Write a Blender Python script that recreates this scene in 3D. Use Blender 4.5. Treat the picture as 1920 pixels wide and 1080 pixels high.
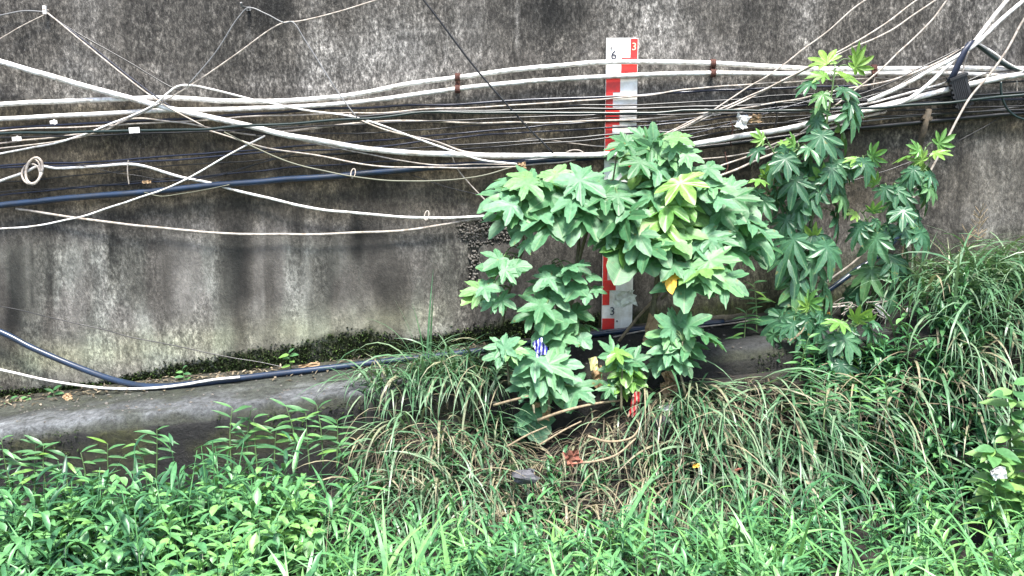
import bpy, math, random
import numpy as np
from mathutils import Vector, Matrix

random.seed(11)
rng = np.random.default_rng(11)
for o in list(bpy.data.objects):
    bpy.data.objects.remove(o, do_unlink=True)
scene = bpy.context.scene
COL = scene.collection

# ------------------------------------------------------------------ camera, sky, sun, exposure
F = 1800.0                      # focal length in pixels of a 1920 px wide picture
CAM = Vector((0.0, -7.2, 2.6))
PITCH = math.radians(10.0)
cd = bpy.data.cameras.new('camera')
cd.sensor_width = 36.0
cd.lens = 36.0 * F / 1920.0
cd.clip_start = 0.05
cd.clip_end = 400.0
cam = bpy.data.objects.new('camera', cd)
cam.location = CAM
cam.rotation_euler = (math.radians(90) - PITCH, 0, 0)
COL.objects.link(cam)
scene.camera = cam

SUN_EL = math.radians(66)
SUN_AZ = math.radians(172)      # measured from +y towards +x: behind the camera, a little to its right
world = bpy.data.worlds.new('World')
scene.world = world
world.use_nodes = True
wn = world.node_tree.nodes
wl = world.node_tree.links
wn.clear()
w_out = wn.new('ShaderNodeOutputWorld')
w_bg = wn.new('ShaderNodeBackground')
w_sky = wn.new('ShaderNodeTexSky')
w_sky.sky_type = 'NISHITA'
w_sky.sun_disc = False
w_sky.sun_elevation = SUN_EL
w_sky.sun_rotation = SUN_AZ
w_sky.air_density = 1.0
w_sky.dust_density = 2.5
w_bg.inputs['Strength'].default_value = 0.055
wl.new(w_sky.outputs[0], w_bg.inputs['Color'])
wl.new(w_bg.outputs[0], w_out.inputs['Surface'])

sd = bpy.data.lights.new('sun', 'SUN')
sd.energy = 1.5
sd.angle = math.radians(14)
sd.color = (1.0, 0.97, 0.92)
sun = bpy.data.objects.new('sun', sd)
to_sun = Vector((math.sin(SUN_AZ) * math.cos(SUN_EL), math.cos(SUN_AZ) * math.cos(SUN_EL), math.sin(SUN_EL)))
sun.rotation_euler = to_sun.to_track_quat('Z', 'Y').to_euler()
sun.location = (0, -10, 12)
COL.objects.link(sun)

vs = scene.view_settings
vs.view_transform = 'Standard'
vs.look = 'None'
vs.gamma = 1.0
vs.use_curve_mapping = False
vs.exposure = 3.05

# ------------------------------------------------------------------ helpers
CP, SP = math.cos(PITCH), math.sin(PITCH)


def P(px, py, d=0.0):
    """Point of the vertical plane y = -d seen at a pixel of the 1920x1080 picture."""
    u = (px - 960.0) / F
    v = (540.0 - py) / F
    dy = CP + v * SP
    dz = v * CP - SP
    t = (-d - CAM.y) / dy
    return Vector((CAM.x + t * u, -d, CAM.z + t * dz))


def px_size(d):
    return (7.2 - d) / 0.985 / F


def proj(x, y, z):
    dx, dy, dz = x - CAM.x, y - CAM.y, z - CAM.z
    depth = dy * CP - dz * SP
    up = dy * SP + dz * CP
    return 960 + F * dx / depth, 540 - F * up / depth


def vnoise(x, y, seed=0):
    xi = np.floor(x).astype(np.int64)
    yi = np.floor(y).astype(np.int64)
    fx = x - xi
    fy = y - yi
    fx = fx * fx * (3 - 2 * fx)
    fy = fy * fy * (3 - 2 * fy)

    def h(a, b):
        n = (a * 374761393 + b * 668265263 + seed * 974634777) & 0xffffffff
        n = ((n ^ (n >> 13)) * 1274126177) & 0xffffffff
        return ((n ^ (n >> 16)) & 0xffff) / 65535.0
    return (h(xi, yi) * (1 - fx) + h(xi + 1, yi) * fx) * (1 - fy) + (h(xi, yi + 1) * (1 - fx) + h(xi + 1, yi + 1) * fx) * fy


def fbm(x, y, seed=0, o=4):
    s = 0.0
    a = 0.5
    for k in range(o):
        s = s + a * vnoise(x * 2 ** k, y * 2 ** k, seed + k * 17)
        a *= 0.5
    return s / (1 - 0.5 ** o)


def sstep(a, b, x):
    t = np.clip((x - a) / (b - a), 0, 1)
    return t * t * (3 - 2 * t)


def tag(o, label=None, cat=None, group=None, kind=None):
    if label:
        o['label'] = label
    if cat:
        o['category'] = cat
    if group:
        o['group'] = group
    if kind:
        o['kind'] = kind
    return o


def link(o, parent=None):
    COL.objects.link(o)
    if parent is not None:
        o.parent = parent
    return o


def empty(name, loc, label, cat, group=None):
    o = bpy.data.objects.new(name, None)
    o.location = loc
    o.empty_display_size = 0.1
    link(o)
    return tag(o, label, cat, group)


class MB:
    """Collects vertices and faces and links them as one mesh object."""

    def __init__(self):
        self.v = []
        self.f = []

    def add(self, vs_, fs):
        b = len(self.v)
        self.v.extend([tuple(v) for v in vs_])
        self.f.extend([tuple(i + b for i in f) for f in fs])

    def box(self, c, s, rot=None):
        c = Vector(c)
        pts = []
        for sx in (-.5, .5):
            for sy in (-.5, .5):
                for sz in (-.5, .5):
                    p = Vector((sx * s[0], sy * s[1], sz * s[2]))
                    if rot is not None:
                        p = rot @ p
                    pts.append(c + p)
        self.add(pts, [(0, 1, 3, 2), (4, 6, 7, 5), (0, 4, 5, 1), (2, 3, 7, 6), (0, 2, 6, 4), (1, 5, 7, 3)])

    def tube(self, pts, radii, sides=8, cap=True):
        n = len(pts)
        if not hasattr(radii, '__len__'):
            radii = [radii] * n
        tang = []
        for i in range(n):
            t = (pts[min(i + 1, n - 1)] - pts[max(i - 1, 0)])
            tang.append(t.normalized() if t.length > 1e-9 else Vector((1, 0, 0)))
        ref = Vector((0, 0, 1)) if abs(tang[0].z) < .9 else Vector((0, 1, 0))
        nrm = (ref - tang[0] * ref.dot(tang[0])).normalized()
        vs_, fs = [], []
        for i in range(n):
            nrm = nrm - tang[i] * nrm.dot(tang[i])
            nrm = nrm.normalized() if nrm.length > 1e-6 else tang[i].orthogonal().normalized()
            bi = tang[i].cross(nrm)
            for k in range(sides):
                a = 2 * math.pi * k / sides
                vs_.append(pts[i] + (nrm * math.cos(a) + bi * math.sin(a)) * radii[i])
        for i in range(n - 1):
            for k in range(sides):
                k2 = (k + 1) % sides
                fs.append((i * sides + k, i * sides + k2, (i + 1) * sides + k2, (i + 1) * sides + k))
        if cap:
            fs.append(tuple(range(sides - 1, -1, -1)))
            fs.append(tuple((n - 1) * sides + k for k in range(sides)))
        self.add(vs_, fs)

    def build(self, name, mat, parent=None, smooth=False, origin=None):
        me = bpy.data.meshes.new(name)
        v = self.v
        if origin is not None:
            v = [(a - origin[0], b - origin[1], c - origin[2]) for a, b, c in v]
        me.from_pydata(v, [], self.f)
        me.materials.append(mat)
        if smooth:
            me.polygons.foreach_set('use_smooth', [True] * len(me.polygons))
        me.update()
        o = bpy.data.objects.new(name, me)
        if origin is not None:
            o.location = origin
        return link(o, parent)


def catmull(pts, sub=7):
    out = []
    n = len(pts)
    for i in range(n - 1):
        p0 = pts[i - 1] if i > 0 else pts[0] * 2 - pts[1]
        p1, p2 = pts[i], pts[i + 1]
        p3 = pts[i + 2] if i + 2 < n else pts[n - 1] * 2 - pts[n - 2]
        d = lambda a, b: max((b - a).length, 1e-6) ** .5
        t0 = 0.0
        t1 = t0 + d(p0, p1)
        t2 = t1 + d(p1, p2)
        t3 = t2 + d(p2, p3)
        for k in range(sub):
            t = t1 + (t2 - t1) * k / sub
            a1 = p0 * ((t1 - t) / (t1 - t0)) + p1 * ((t - t0) / (t1 - t0))
            a2 = p1 * ((t2 - t) / (t2 - t1)) + p2 * ((t - t1) / (t2 - t1))
            a3 = p2 * ((t3 - t) / (t3 - t2)) + p3 * ((t - t2) / (t3 - t2))
            b1 = a1 * ((t2 - t) / (t2 - t0)) + a2 * ((t - t0) / (t2 - t0))
            b2 = a2 * ((t3 - t) / (t3 - t1)) + a3 * ((t - t1) / (t3 - t1))
            out.append(b1 * ((t2 - t) / (t2 - t1)) + b2 * ((t - t1) / (t2 - t1)))
    out.append(pts[-1].copy())
    return out


# ------------------------------------------------------------------ materials
def new_mat(name):
    m = bpy.data.materials.new(name)
    m.use_nodes = True
    nt = m.node_tree
    return m, nt, nt.nodes['Principled BSDF']


def plain(name, col, rough=0.6, var=0.25, scale=18.0, spec=0.5, bump=0.0, dirt=None, metal=0.0):
    m, nt, b = new_mat(name)
    n, l = nt.nodes, nt.links
    tc = n.new('ShaderNodeTexCoord')
    nz = n.new('ShaderNodeTexNoise')
    nz.inputs['Scale'].default_value = scale
    nz.inputs['Detail'].default_value = 5
    nz.inputs['Roughness'].default_value = .65
    l.new(tc.outputs['Object'], nz.inputs['Vector'])
    r = n.new('ShaderNodeValToRGB')
    d = dirt if dirt else tuple(c * (1 - var) for c in col)
    r.color_ramp.elements[0].position = .32
    r.color_ramp.elements[0].color = (*d, 1)
    r.color_ramp.elements[1].position = .6
    r.color_ramp.elements[1].color = (*col, 1)
    l.new(nz.outputs['Fac'], r.inputs['Fac'])
    l.new(r.outputs['Color'], b.inputs['Base Color'])
    b.inputs['Roughness'].default_value = rough
    b.inputs['Specular IOR Level'].default_value = spec
    b.inputs['Metallic'].default_value = metal
    if bump:
        bp = n.new('ShaderNodeBump')
        bp.inputs['Strength'].default_value = bump
        bp.inputs['Distance'].default_value = .01
        l.new(nz.outputs['Fac'], bp.inputs['Height'])
        l.new(bp.outputs['Normal'], b.inputs['Normal'])
    return m


def leaf_mat(name, cols, source='object', rough=.42, transl=.28, tcol=(.22, .42, .05), spec=.5, veins=False):
    """cols: list of (pos, rgb) picked by the object's random number or by the mesh attribute tint."""
    m, nt, b = new_mat(name)
    n, l = nt.nodes, nt.links
    r = n.new('ShaderNodeValToRGB')
    el = r.color_ramp.elements
    while len(el) < len(cols):
        el.new(.5)
    for e, (p, c) in zip(el, cols):
        e.position = p
        e.color = (*c, 1)
    if source == 'object':
        s = n.new('ShaderNodeObjectInfo')
        l.new(s.outputs['Random'], r.inputs['Fac'])
    else:
        s = n.new('ShaderNodeAttribute')
        s.attribute_name = 'tint'
        l.new(s.outputs['Fac'], r.inputs['Fac'])
    tc = n.new('ShaderNodeTexCoord')
    nz = n.new('ShaderNodeTexNoise')
    nz.inputs['Scale'].default_value = 9 if source == 'object' else 40
    nz.inputs['Detail'].default_value = 4
    l.new(tc.outputs['Object'], nz.inputs['Vector'])
    mr = n.new('ShaderNodeMapRange')
    mr.inputs['From Min'].default_value = .3
    mr.inputs['From Max'].default_value = .7
    mr.inputs['To Min'].default_value = .72
    mr.inputs['To Max'].default_value = 1.22
    l.new(nz.outputs['Fac'], mr.inputs['Value'])
    mx = n.new('ShaderNodeVectorMath')
    mx.operation = 'SCALE'
    l.new(r.outputs['Color'], mx.inputs[0])
    l.new(mr.outputs[0], mx.inputs['Scale'])
    l.new(mx.outputs[0], b.inputs['Base Color'])
    colour = mx.outputs[0]
    if veins:
        def mth(op, x, y):
            k = n.new('ShaderNodeMath')
            k.operation = op
            for i, q in enumerate((x, y)):
                if hasattr(q, 'default_value'):
                    l.new(q, k.inputs[i])
                else:
                    k.inputs[i].default_value = q
            return k.outputs[0]
        va = n.new('ShaderNodeAttribute')
        va.attribute_name = 'across'
        vr = n.new('ShaderNodeAttribute')
        vr.attribute_name = 'along'
        q = mth('DIVIDE', va.outputs['Fac'], mth('MAXIMUM', vr.outputs['Fac'], .001))
        main = mth('LESS_THAN', q, .045)
        ph = mth('FRACT', mth('SUBTRACT', mth('MULTIPLY', vr.outputs['Fac'], 7.0), mth('MULTIPLY', q, 2.2)), 0.0)
        side = mth('MULTIPLY', mth('LESS_THAN', ph, .09), .55)
        vein = mth('MAXIMUM', main, side)
        vm = n.new('ShaderNodeMix')
        vm.data_type = 'RGBA'
        l.new(mth('MULTIPLY', vein, .38), vm.inputs[0])
        l.new(mx.outputs[0], vm.inputs[6])
        vm.inputs[7].default_value = (.24, .36, .16, 1)
        # brown specks and worn tips
        nb = n.new('ShaderNodeTexNoise')
        nb.inputs['Scale'].default_value = 5
        nb.inputs['Detail'].default_value = 5
        oi = n.new('ShaderNodeObjectInfo')
        ad = n.new('ShaderNodeVectorMath')
        ad.operation = 'ADD'
        l.new(tc.outputs['Object'], ad.inputs[0])
        l.new(oi.outputs['Location'], ad.inputs[1])
        l.new(ad.outputs[0], nb.inputs['Vector'])
        rb_ = n.new('ShaderNodeMapRange')
        rb_.inputs['From Min'].default_value = .66
        rb_.inputs['From Max'].default_value = .74
        l.new(nb.outputs['Fac'], rb_.inputs['Value'])
        bm = n.new('ShaderNodeMix')
        bm.data_type = 'RGBA'
        l.new(rb_.outputs[0], bm.inputs[0])
        l.new(vm.outputs[2], bm.inputs[6])
        bm.inputs[7].default_value = (.16, .15, .045, 1)
        colour = bm.outputs[2]
        l.new(colour, b.inputs['Base Color'])
    b.inputs['Roughness'].default_value = rough
    b.inputs['Specular IOR Level'].default_value = spec
    if transl > 0:
        t = n.new('ShaderNodeBsdfTranslucent')
        mc = n.new('ShaderNodeMix')
        mc.data_type = 'RGBA'
        mc.inputs[0].default_value = .45
        l.new(colour, mc.inputs[6])
        mc.inputs[7].default_value = (*tcol, 1)
        l.new(mc.outputs[2], t.inputs['Color'])
        ms = n.new('ShaderNodeMixShader')
        ms.inputs[0].default_value = transl
        l.new(b.outputs[0], ms.inputs[1])
        l.new(t.outputs[0], ms.inputs[2])
        l.new(ms.outputs[0], n['Material Output'].inputs['Surface'])
    return m


M = {}
M['white'] = plain('white_pvc', (.80, .79, .77), .42, .12, 20, dirt=(.34, .30, .25))
M['cream'] = plain('old_white_pvc', (.40, .36, .315), .55, .2, 22, dirt=(.17, .135, .105))
M['grey'] = plain('grey_cable', (.17, .17, .17), .4, .3, 14)
M['black'] = plain('black_cable', (.008, .0085, .0095), .32, .3, 12)
M['blue'] = plain('navy_hose', (.012, .026, .056), .3, .3, 9, dirt=(.016, .022, .034))
M['navy'] = plain('navy_cable', (.008, .012, .028), .28, .3, 12)
M['greenblack'] = plain('green_black_cable', (.007, .018, .016), .3, .3, 12)
M['olive'] = plain('weathered_cable', (.13, .13, .09), .55, .3, 14)
M['rust'] = plain('rusty_iron', (.10, .035, .022), .8, .5, 60, bump=.4, dirt=(.03, .012, .01))
M['stub'] = plain('weathered_iron', (.10, .075, .05), .8, .5, 40, bump=.4, dirt=(.03, .028, .02))
M['paint_white'] = plain('gauge_white', (.80, .80, .77), .45, .06, 9, dirt=(.52, .49, .42))
M['paint_red'] = plain('gauge_red', (.66, .024, .02), .45, .12, 14, dirt=(.40, .03, .025))
M['ink'] = plain('gauge_ink', (.012, .014, .035), .5, .2)
M['pale_ink'] = plain('gauge_pale_ink', (.85, .62, .40), .5, .1)
M['box'] = plain('black_plastic', (.022, .023, .026), .5, .3, 30)
M['strap'] = plain('navy_strap', (.012, .018, .04), .5, .3, 30)
M['tagwhite'] = plain('white_tag', (.82, .80, .76), .5, .08)
M['bark'] = plain('green_brown_stem', (.13, .12, .07), .7, .5, 50, dirt=(.055, .05, .03))
M['stem_green'] = plain('green_stem', (.10, .17, .06), .6, .4, 30)
M['twig'] = plain('dry_twig', (.27, .21, .13), .8, .4, 50, dirt=(.12, .09, .06))
M['dry'] = plain('dry_leaf', (.36, .25, .14), .8, .5, 20, dirt=(.17, .10, .05))
M['dryred'] = plain('red_dry_leaf', (.20, .08, .05), .8, .5, 20, dirt=(.20, .06, .04))
M['dirtywhite'] = plain('dirty_white_plastic', (.72, .72, .70), .4, .4, 25, dirt=(.40, .38, .35))
M['stone'] = plain('river_stone', (.09, .09, .10), .8, .5, 14, bump=.5)
M['gravel'] = plain('exposed_gravel', (.13, .12, .105), .85, .6, 40, bump=.5, dirt=(.05, .045, .04))

# colour of living leaves, picked per leaf
M['mulberry'] = leaf_mat('mulberry_leaf', [(0, (.045, .15, .055)), (.35, (.08, .21, .10)), (.7, (.12, .275, .15)), (.92, (.14, .30, .12)), (1, (.17, .32, .085))], rough=.5, transl=.32, veins=True)
M['young'] = leaf_mat('young_leaf', [(0, (.09, .24, .06)), (.6, (.14, .30, .065)), (1, (.21, .37, .07))], rough=.4, transl=.35, tcol=(.3, .5, .05), veins=True)
M['hibiscus'] = leaf_mat('deep_cut_leaf', [(0, (.024, .085, .042)), (.5, (.042, .13, .065)), (.85, (.065, .17, .08)), (1, (.09, .20, .06))], rough=.38, transl=.26, veins=True)
M['yellowleaf'] = plain('yellowed_leaf', (.75, .42, .06), .5, .3, 12)
M['weedleaf'] = leaf_mat('weed_leaf', [(0, (.05, .14, .055)), (.5, (.085, .21, .08)), (.8, (.11, .26, .085)), (1, (.16, .30, .06))], rough=.38)
M['grassmix'] = leaf_mat('grass_blades', [(0, (.02, .065, .03)), (.4, (.065, .15, .07)), (.72, (.145, .235, .135)), (.82, (.20, .205, .13)), (1, (.27, .23, .15))], 'tint', rough=.38, transl=.12, spec=.4)
M['weeds'] = leaf_mat('weed_cover', [(0, (.015, .06, .03)), (.35, (.055, .165, .065)), (.7, (.10, .25, .088)), (.9, (.15, .33, .105)), (1, (.15, .32, .085))], 'tint', rough=.38, transl=.13, spec=.4)
M['straw'] = leaf_mat('straw', [(0, (.05, .04, .028)), (.6, (.10, .08, .05)), (.88, (.20, .16, .10)), (1, (.30, .25, .18))], 'tint', rough=.7, transl=.1, tcol=(.3, .25, .1))
M['moss'] = leaf_mat('moss_tufts', [(0, (.010, .014, .004)), (.6, (.022, .042, .010)), (.9, (.042, .075, .016)), (1, (.075, .12, .025))], 'tint', rough=.8, transl=0, spec=.2)


def wall_material():
    m, nt, b = new_mat('stained_concrete')
    n, l = nt.nodes, nt.links
    at = n.new('ShaderNodeAttribute')
    at.attribute_name = 'surface_tone'
    sp = n.new('ShaderNodeAttribute')
    sp.attribute_name = 'speckle'
    tc = n.new('ShaderNodeTexCoord')
    mp = n.new('ShaderNodeMapping')
    mp.inputs['Scale'].default_value = (1, 1, .55)
    l.new(tc.outputs['Object'], mp.inputs['Vector'])

    def noise(scale, detail, rough, vec):
        z = n.new('ShaderNodeTexNoise')
        z.inputs['Scale'].default_value = scale
        z.inputs['Detail'].default_value = detail
        z.inputs['Roughness'].default_value = rough
        l.new(vec, z.inputs['Vector'])
        return z.outputs['Fac']

    def rng_(src, a, b_, c, d):
        r = n.new('ShaderNodeMapRange')
        r.inputs['From Min'].default_value = a
        r.inputs['From Max'].default_value = b_
        r.inputs['To Min'].default_value = c
        r.inputs['To Max'].default_value = d
        l.new(src, r.inputs['Value'])
        return r.outputs[0]

    def math_(op, x, y):
        k = n.new('ShaderNodeMath')
        k.operation = op
        for i, q in enumerate((x, y)):
            if hasattr(q, 'default_value'):
                l.new(q, k.inputs[i])
            else:
                k.inputs[i].default_value = q
        return k.outputs[0]
    f1 = noise(46, 4, .8, mp.outputs[0])
    f2 = noise(9, 4, .6, mp.outputs[0])
    f3 = noise(48, 2, .6, tc.outputs['Object'])
    g1 = rng_(f1, .38, .62, -1.5, 1.35)
    g2 = rng_(f2, .3, .7, -.55, .55)
    amp = math_('MULTIPLY', sp.outputs['Fac'], g1)
    f4 = noise(17, 3, .65, mp.outputs[0])
    g4 = math_('MULTIPLY', sp.outputs['Fac'], rng_(f4, .36, .64, -.8, .8))
    tot = math_('ADD', math_('ADD', amp, g2), g4)
    mul = math_('POWER', 1.98, tot)
    sc = n.new('ShaderNodeVectorMath')
    sc.operation = 'SCALE'
    l.new(at.outputs['Color'], sc.inputs[0])
    l.new(mul, sc.inputs['Scale'])
    # pale lichen flecks
    fl = rng_(f3, .66, .74, 0, .4)
    fl2 = math_('MULTIPLY', fl, sp.outputs['Fac'])
    mx = n.new('ShaderNodeMix')
    mx.data_type = 'RGBA'
    l.new(fl2, mx.inputs[0])
    l.new(sc.outputs[0], mx.inputs[6])
    mx.inputs[7].default_value = (.20, .195, .19, 1)
    l.new(mx.outputs[2], b.inputs['Base Color'])
    b.inputs['Roughness'].default_value = .85
    b.inputs['Specular IOR Level'].default_value = .3
    bp = n.new('ShaderNodeBump')
    bp.inputs['Strength'].default_value = .85
    bp.inputs['Distance'].default_value = .012
    l.new(f1, bp.inputs['Height'])
    l.new(bp.outputs['Normal'], b.inputs['Normal'])
    return m


def ground_material(name, c0, c1, scale):
    m, nt, b = new_mat(name)
    n, l = nt.nodes, nt.links
    tc = n.new('ShaderNodeTexCoord')
    z = n.new('ShaderNodeTexNoise')
    z.inputs['Scale'].default_value = scale
    z.inputs['Detail'].default_value = 8
    z.inputs['Roughness'].default_value = .7
    l.new(tc.outputs['Object'], z.inputs['Vector'])
    r = n.new('ShaderNodeValToRGB')
    r.color_ramp.elements[0].position = .35
    r.color_ramp.elements[0].color = (*c0, 1)
    r.color_ramp.elements[1].position = .68
    r.color_ramp.elements[1].color = (*c1, 1)
    l.new(z.outputs['Fac'], r.inputs['Fac'])
    l.new(r.outputs[0], b.inputs['Base Color'])
    b.inputs['Roughness'].default_value = .9
    bp = n.new('ShaderNodeBump')
    bp.inputs['Strength'].default_value = .8
    bp.inputs['Distance'].default_value = .03
    l.new(z.outputs['Fac'], bp.inputs['Height'])
    l.new(bp.outputs['Normal'], b.inputs['Normal'])
    return m


# ------------------------------------------------------------------ large structure: wall, ledge, ground
LW = 0.86                       # depth of the ledge


def ledge_z(x):
    x = np.clip(x, -9.0, 9.0)
    return 0.468 + 0.115 * (x + 3.98) + 0.012 * np.sin(x * 1.7)


def ledge_px(px):
    """Picture height of the line where ledge and wall meet."""
    return np.interp(px, [-400, 0, 350, 700, 1000, 1300, 1650, 1920, 2400], [790, 745, 706, 666, 632, 598, 560, 532, 480])


def ground_z(x, y):
    n1 = fbm(x * 1.3 + 40, y * 1.3 + 90, 5) - .5
    n2 = fbm(x * 5 + 10, y * 5 + 30, 8) - .5
    lz = ledge_z(x)
    low = 0.10 + .10 * n1 + .05 * n2 + .04 * np.clip(x, -4, 8)
    b = sstep(-1.5, -.6, x) * (1 - .45 * np.exp(-((x - .15) / .5) ** 2))
    rise = sstep(-1.85 + .25 * n1, -.86, y)
    top = lz - .22 + .14 * n1 + .32 * sstep(2.3, 2.9, x)
    bank = low * (1 - rise * b) + top * rise * b
    over = sstep(2.25, 2.8, x)
    inner = np.where(y > -LW + .02, (lz - .35) * (1 - over) + (lz + .1 + .12 * n1 + .06 * n2) * over, bank)
    return inner


def stain_shade_map(px, py):
    """Colour of the weathered concrete: run-off streaks, lichen, algae and moss stains, plus painted shade behind the left shrub."""
    base = ledge_px(px)
    up = sstep(330, 150, py)                      # upper, rain-washed and speckled
    t = .40 + .75 * (fbm(px / 85, py / 420, 1) - .5) + .35 * (fbm(px / 28, py / 300, 2) - .5) + .3 * (fbm(px / 170, py / 130, 3) - .5)
    t = t + .05 * up

    def blob(cx, cy, sx, sy, a):
        wob = 12 * (fbm(py / 60, py * 0 + cx, 7) - .5)
        return a * np.exp(-(np.abs((px - cx - wob) / sx) ** (5.0 if sx < 40 else 2.5)) - (np.abs((py - cy) / sy) ** 2.5))
    for q in [(560, 20, 190, 55, -.30), (60, 60, 70, 40, -.12), (450, 110, 120, 22, -.18), (1060, 25, 60, 45, -.28), (1385, 40, 60, 45, -.30),
              (1560, 40, 40, 50, -.15), (1750, 60, 60, 50, -.12), (90, 150, 60, 30, .06), (290, 140, 90, 35, .10), (520, 140, 90, 45, .10),
              (660, 110, 60, 80, .20), (760, 80, 60, 90, .22), (1228, 60, 38, 90, .34), (1300, 90, 40, 50, .05), (930, 70, 60, 70, .08), (1440, 70, 40, 50, .08),
              (1640, 90, 60, 60, .0), (1880, 100, 40, 80, .05),
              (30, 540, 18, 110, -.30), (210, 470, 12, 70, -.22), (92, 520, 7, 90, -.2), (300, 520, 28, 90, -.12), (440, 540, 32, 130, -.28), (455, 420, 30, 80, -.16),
              (605, 520, 28, 110, -.30), (735, 560, 36, 60, -.20), (560, 430, 14, 60, -.25), (670, 450, 12, 60, -.22), (845, 500, 62, 90, -.24), (905, 560, 30, 100, -.12), (1010, 500, 70, 110, -.30),  # last patch: shade behind the left shrub painted in, over dark grey concrete
              (250, 470, 40, 60, .04), (130, 570, 60, 60, .14), (380, 560, 45, 80, .08), (545, 570, 40, 50, .08), (262, 608, 32, 26, .28), (470, 580, 22, 20, .25),
              (1760, 300, 40, 90, .10), (1850, 330, 80, 130, .16), (1580, 330, 14, 70, -.2), (1600, 430, 40, 60, .02), (1690, 320, 14, 60, -.14), (1800, 370, 6, 110, -.2)]:
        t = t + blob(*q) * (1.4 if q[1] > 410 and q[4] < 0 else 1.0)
    # thin run-off lines
    for cx, y0, y1, w, a in [(493, 390, 640, 2.2, .22), (970, -20, 92, 2.5, .4), (836, 80, 120, 3, .4), (1125, 30, 60, 3, .3), (1265, -10, 110, 3, .4), (1880, 180, 420, 3, .28),
                             (1908, 220, 300, 3, .2), (60, 430, 580, 2, -.3), (207, 435, 500, 3, -.25), (1572, 450, 490, 4, .2), (870, 330, 400, 5, .25), (893, 470, 540, 5, .22)]:
        t = t + a * np.exp(-((px - cx - 4 * (fbm(py / 40, py * 0 + cx, 9) - .5)) / w) ** 2) * sstep(y0 - 6, y0 + 6, py) * sstep(y1 + 6, y1 - 6, py)
    # washed pale strip above the moss, left half
    strip = np.exp(-((py - (base - 62 + 12 * (fbm(px / 70, py / 70, 12) - .5))) / 38) ** 2) * sstep(920, 760, px)
    t = t + .36 * strip
    t = t + .055 + .11 * sstep(400, 470, py) * sstep(1000, 880, px)
    t = np.clip(t, 0, 1)
    # grime belt behind the cables
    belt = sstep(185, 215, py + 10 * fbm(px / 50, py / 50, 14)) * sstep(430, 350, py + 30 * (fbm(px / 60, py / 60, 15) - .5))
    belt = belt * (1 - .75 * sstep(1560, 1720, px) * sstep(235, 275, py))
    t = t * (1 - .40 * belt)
    dark = np.array([.0105, .0103, .0092])
    mid = np.array([.058, .0535, .047])
    pale = np.array([.168, .160, .147])
    T = t[:, None]
    c = np.where(T < .42, dark + (mid - dark) * (T / .42), mid + (pale - mid) * ((T - .42) / .58))
    # tints
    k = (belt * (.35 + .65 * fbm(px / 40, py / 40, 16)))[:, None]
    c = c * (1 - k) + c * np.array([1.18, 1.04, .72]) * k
    low = (sstep(430, 480, py) * sstep(960, 880, px) * sstep(.45, .6, fbm(px / 60, py / 240, 18)))[:, None]
    c = c * (1 - low) + c * np.array([1.28, 1.36, 1.34]) * low
    g = (strip * (.4 + .6 * fbm(px / 60, py / 60, 19)))[:, None]
    c = c * (1 - g) + c * np.array([1.0, 1.05, .78]) * g
    rg = (sstep(base - 130, base - 40, py) * sstep(1200, 1300, px))[:, None] * .8
    c = c * (1 - rg) + c * np.array([.8, .92, .62]) * rg
    # moss and algae at the foot
    mt = np.interp(px, [-400, 0, 180, 250, 330, 450, 560, 640, 700, 760, 800, 900, 1000, 1300, 1600, 1900, 2400],
                   [770, 735, 722, 704, 682, 660, 644, 622, 616, 640, 632, 612, 590, 572, 545, 515, 470])
    ms = sstep(-6, 10, py - mt + 22 * (fbm(px / 24, py / 24, 21) - .5))[:, None]
    ms = ms * (.55 + .45 * sstep(.3, .5, fbm(px / 9, py / 9, 22)))[:, None]
    c = c * (1 - ms) + np.array([.020, .025, .008]) * ms
    spk = np.clip(.62 + .3 * up + .7 * (fbm(px / 70, py / 300, 24) - .5), .1, 1.1)
    sm = sstep(.48, .62, fbm(px / 55, py / 260, 25)) * sstep(420, 470, py) * sstep(1000, 900, px)
    spk = spk * (1 - .72 * sm)
    return c, spk


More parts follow.
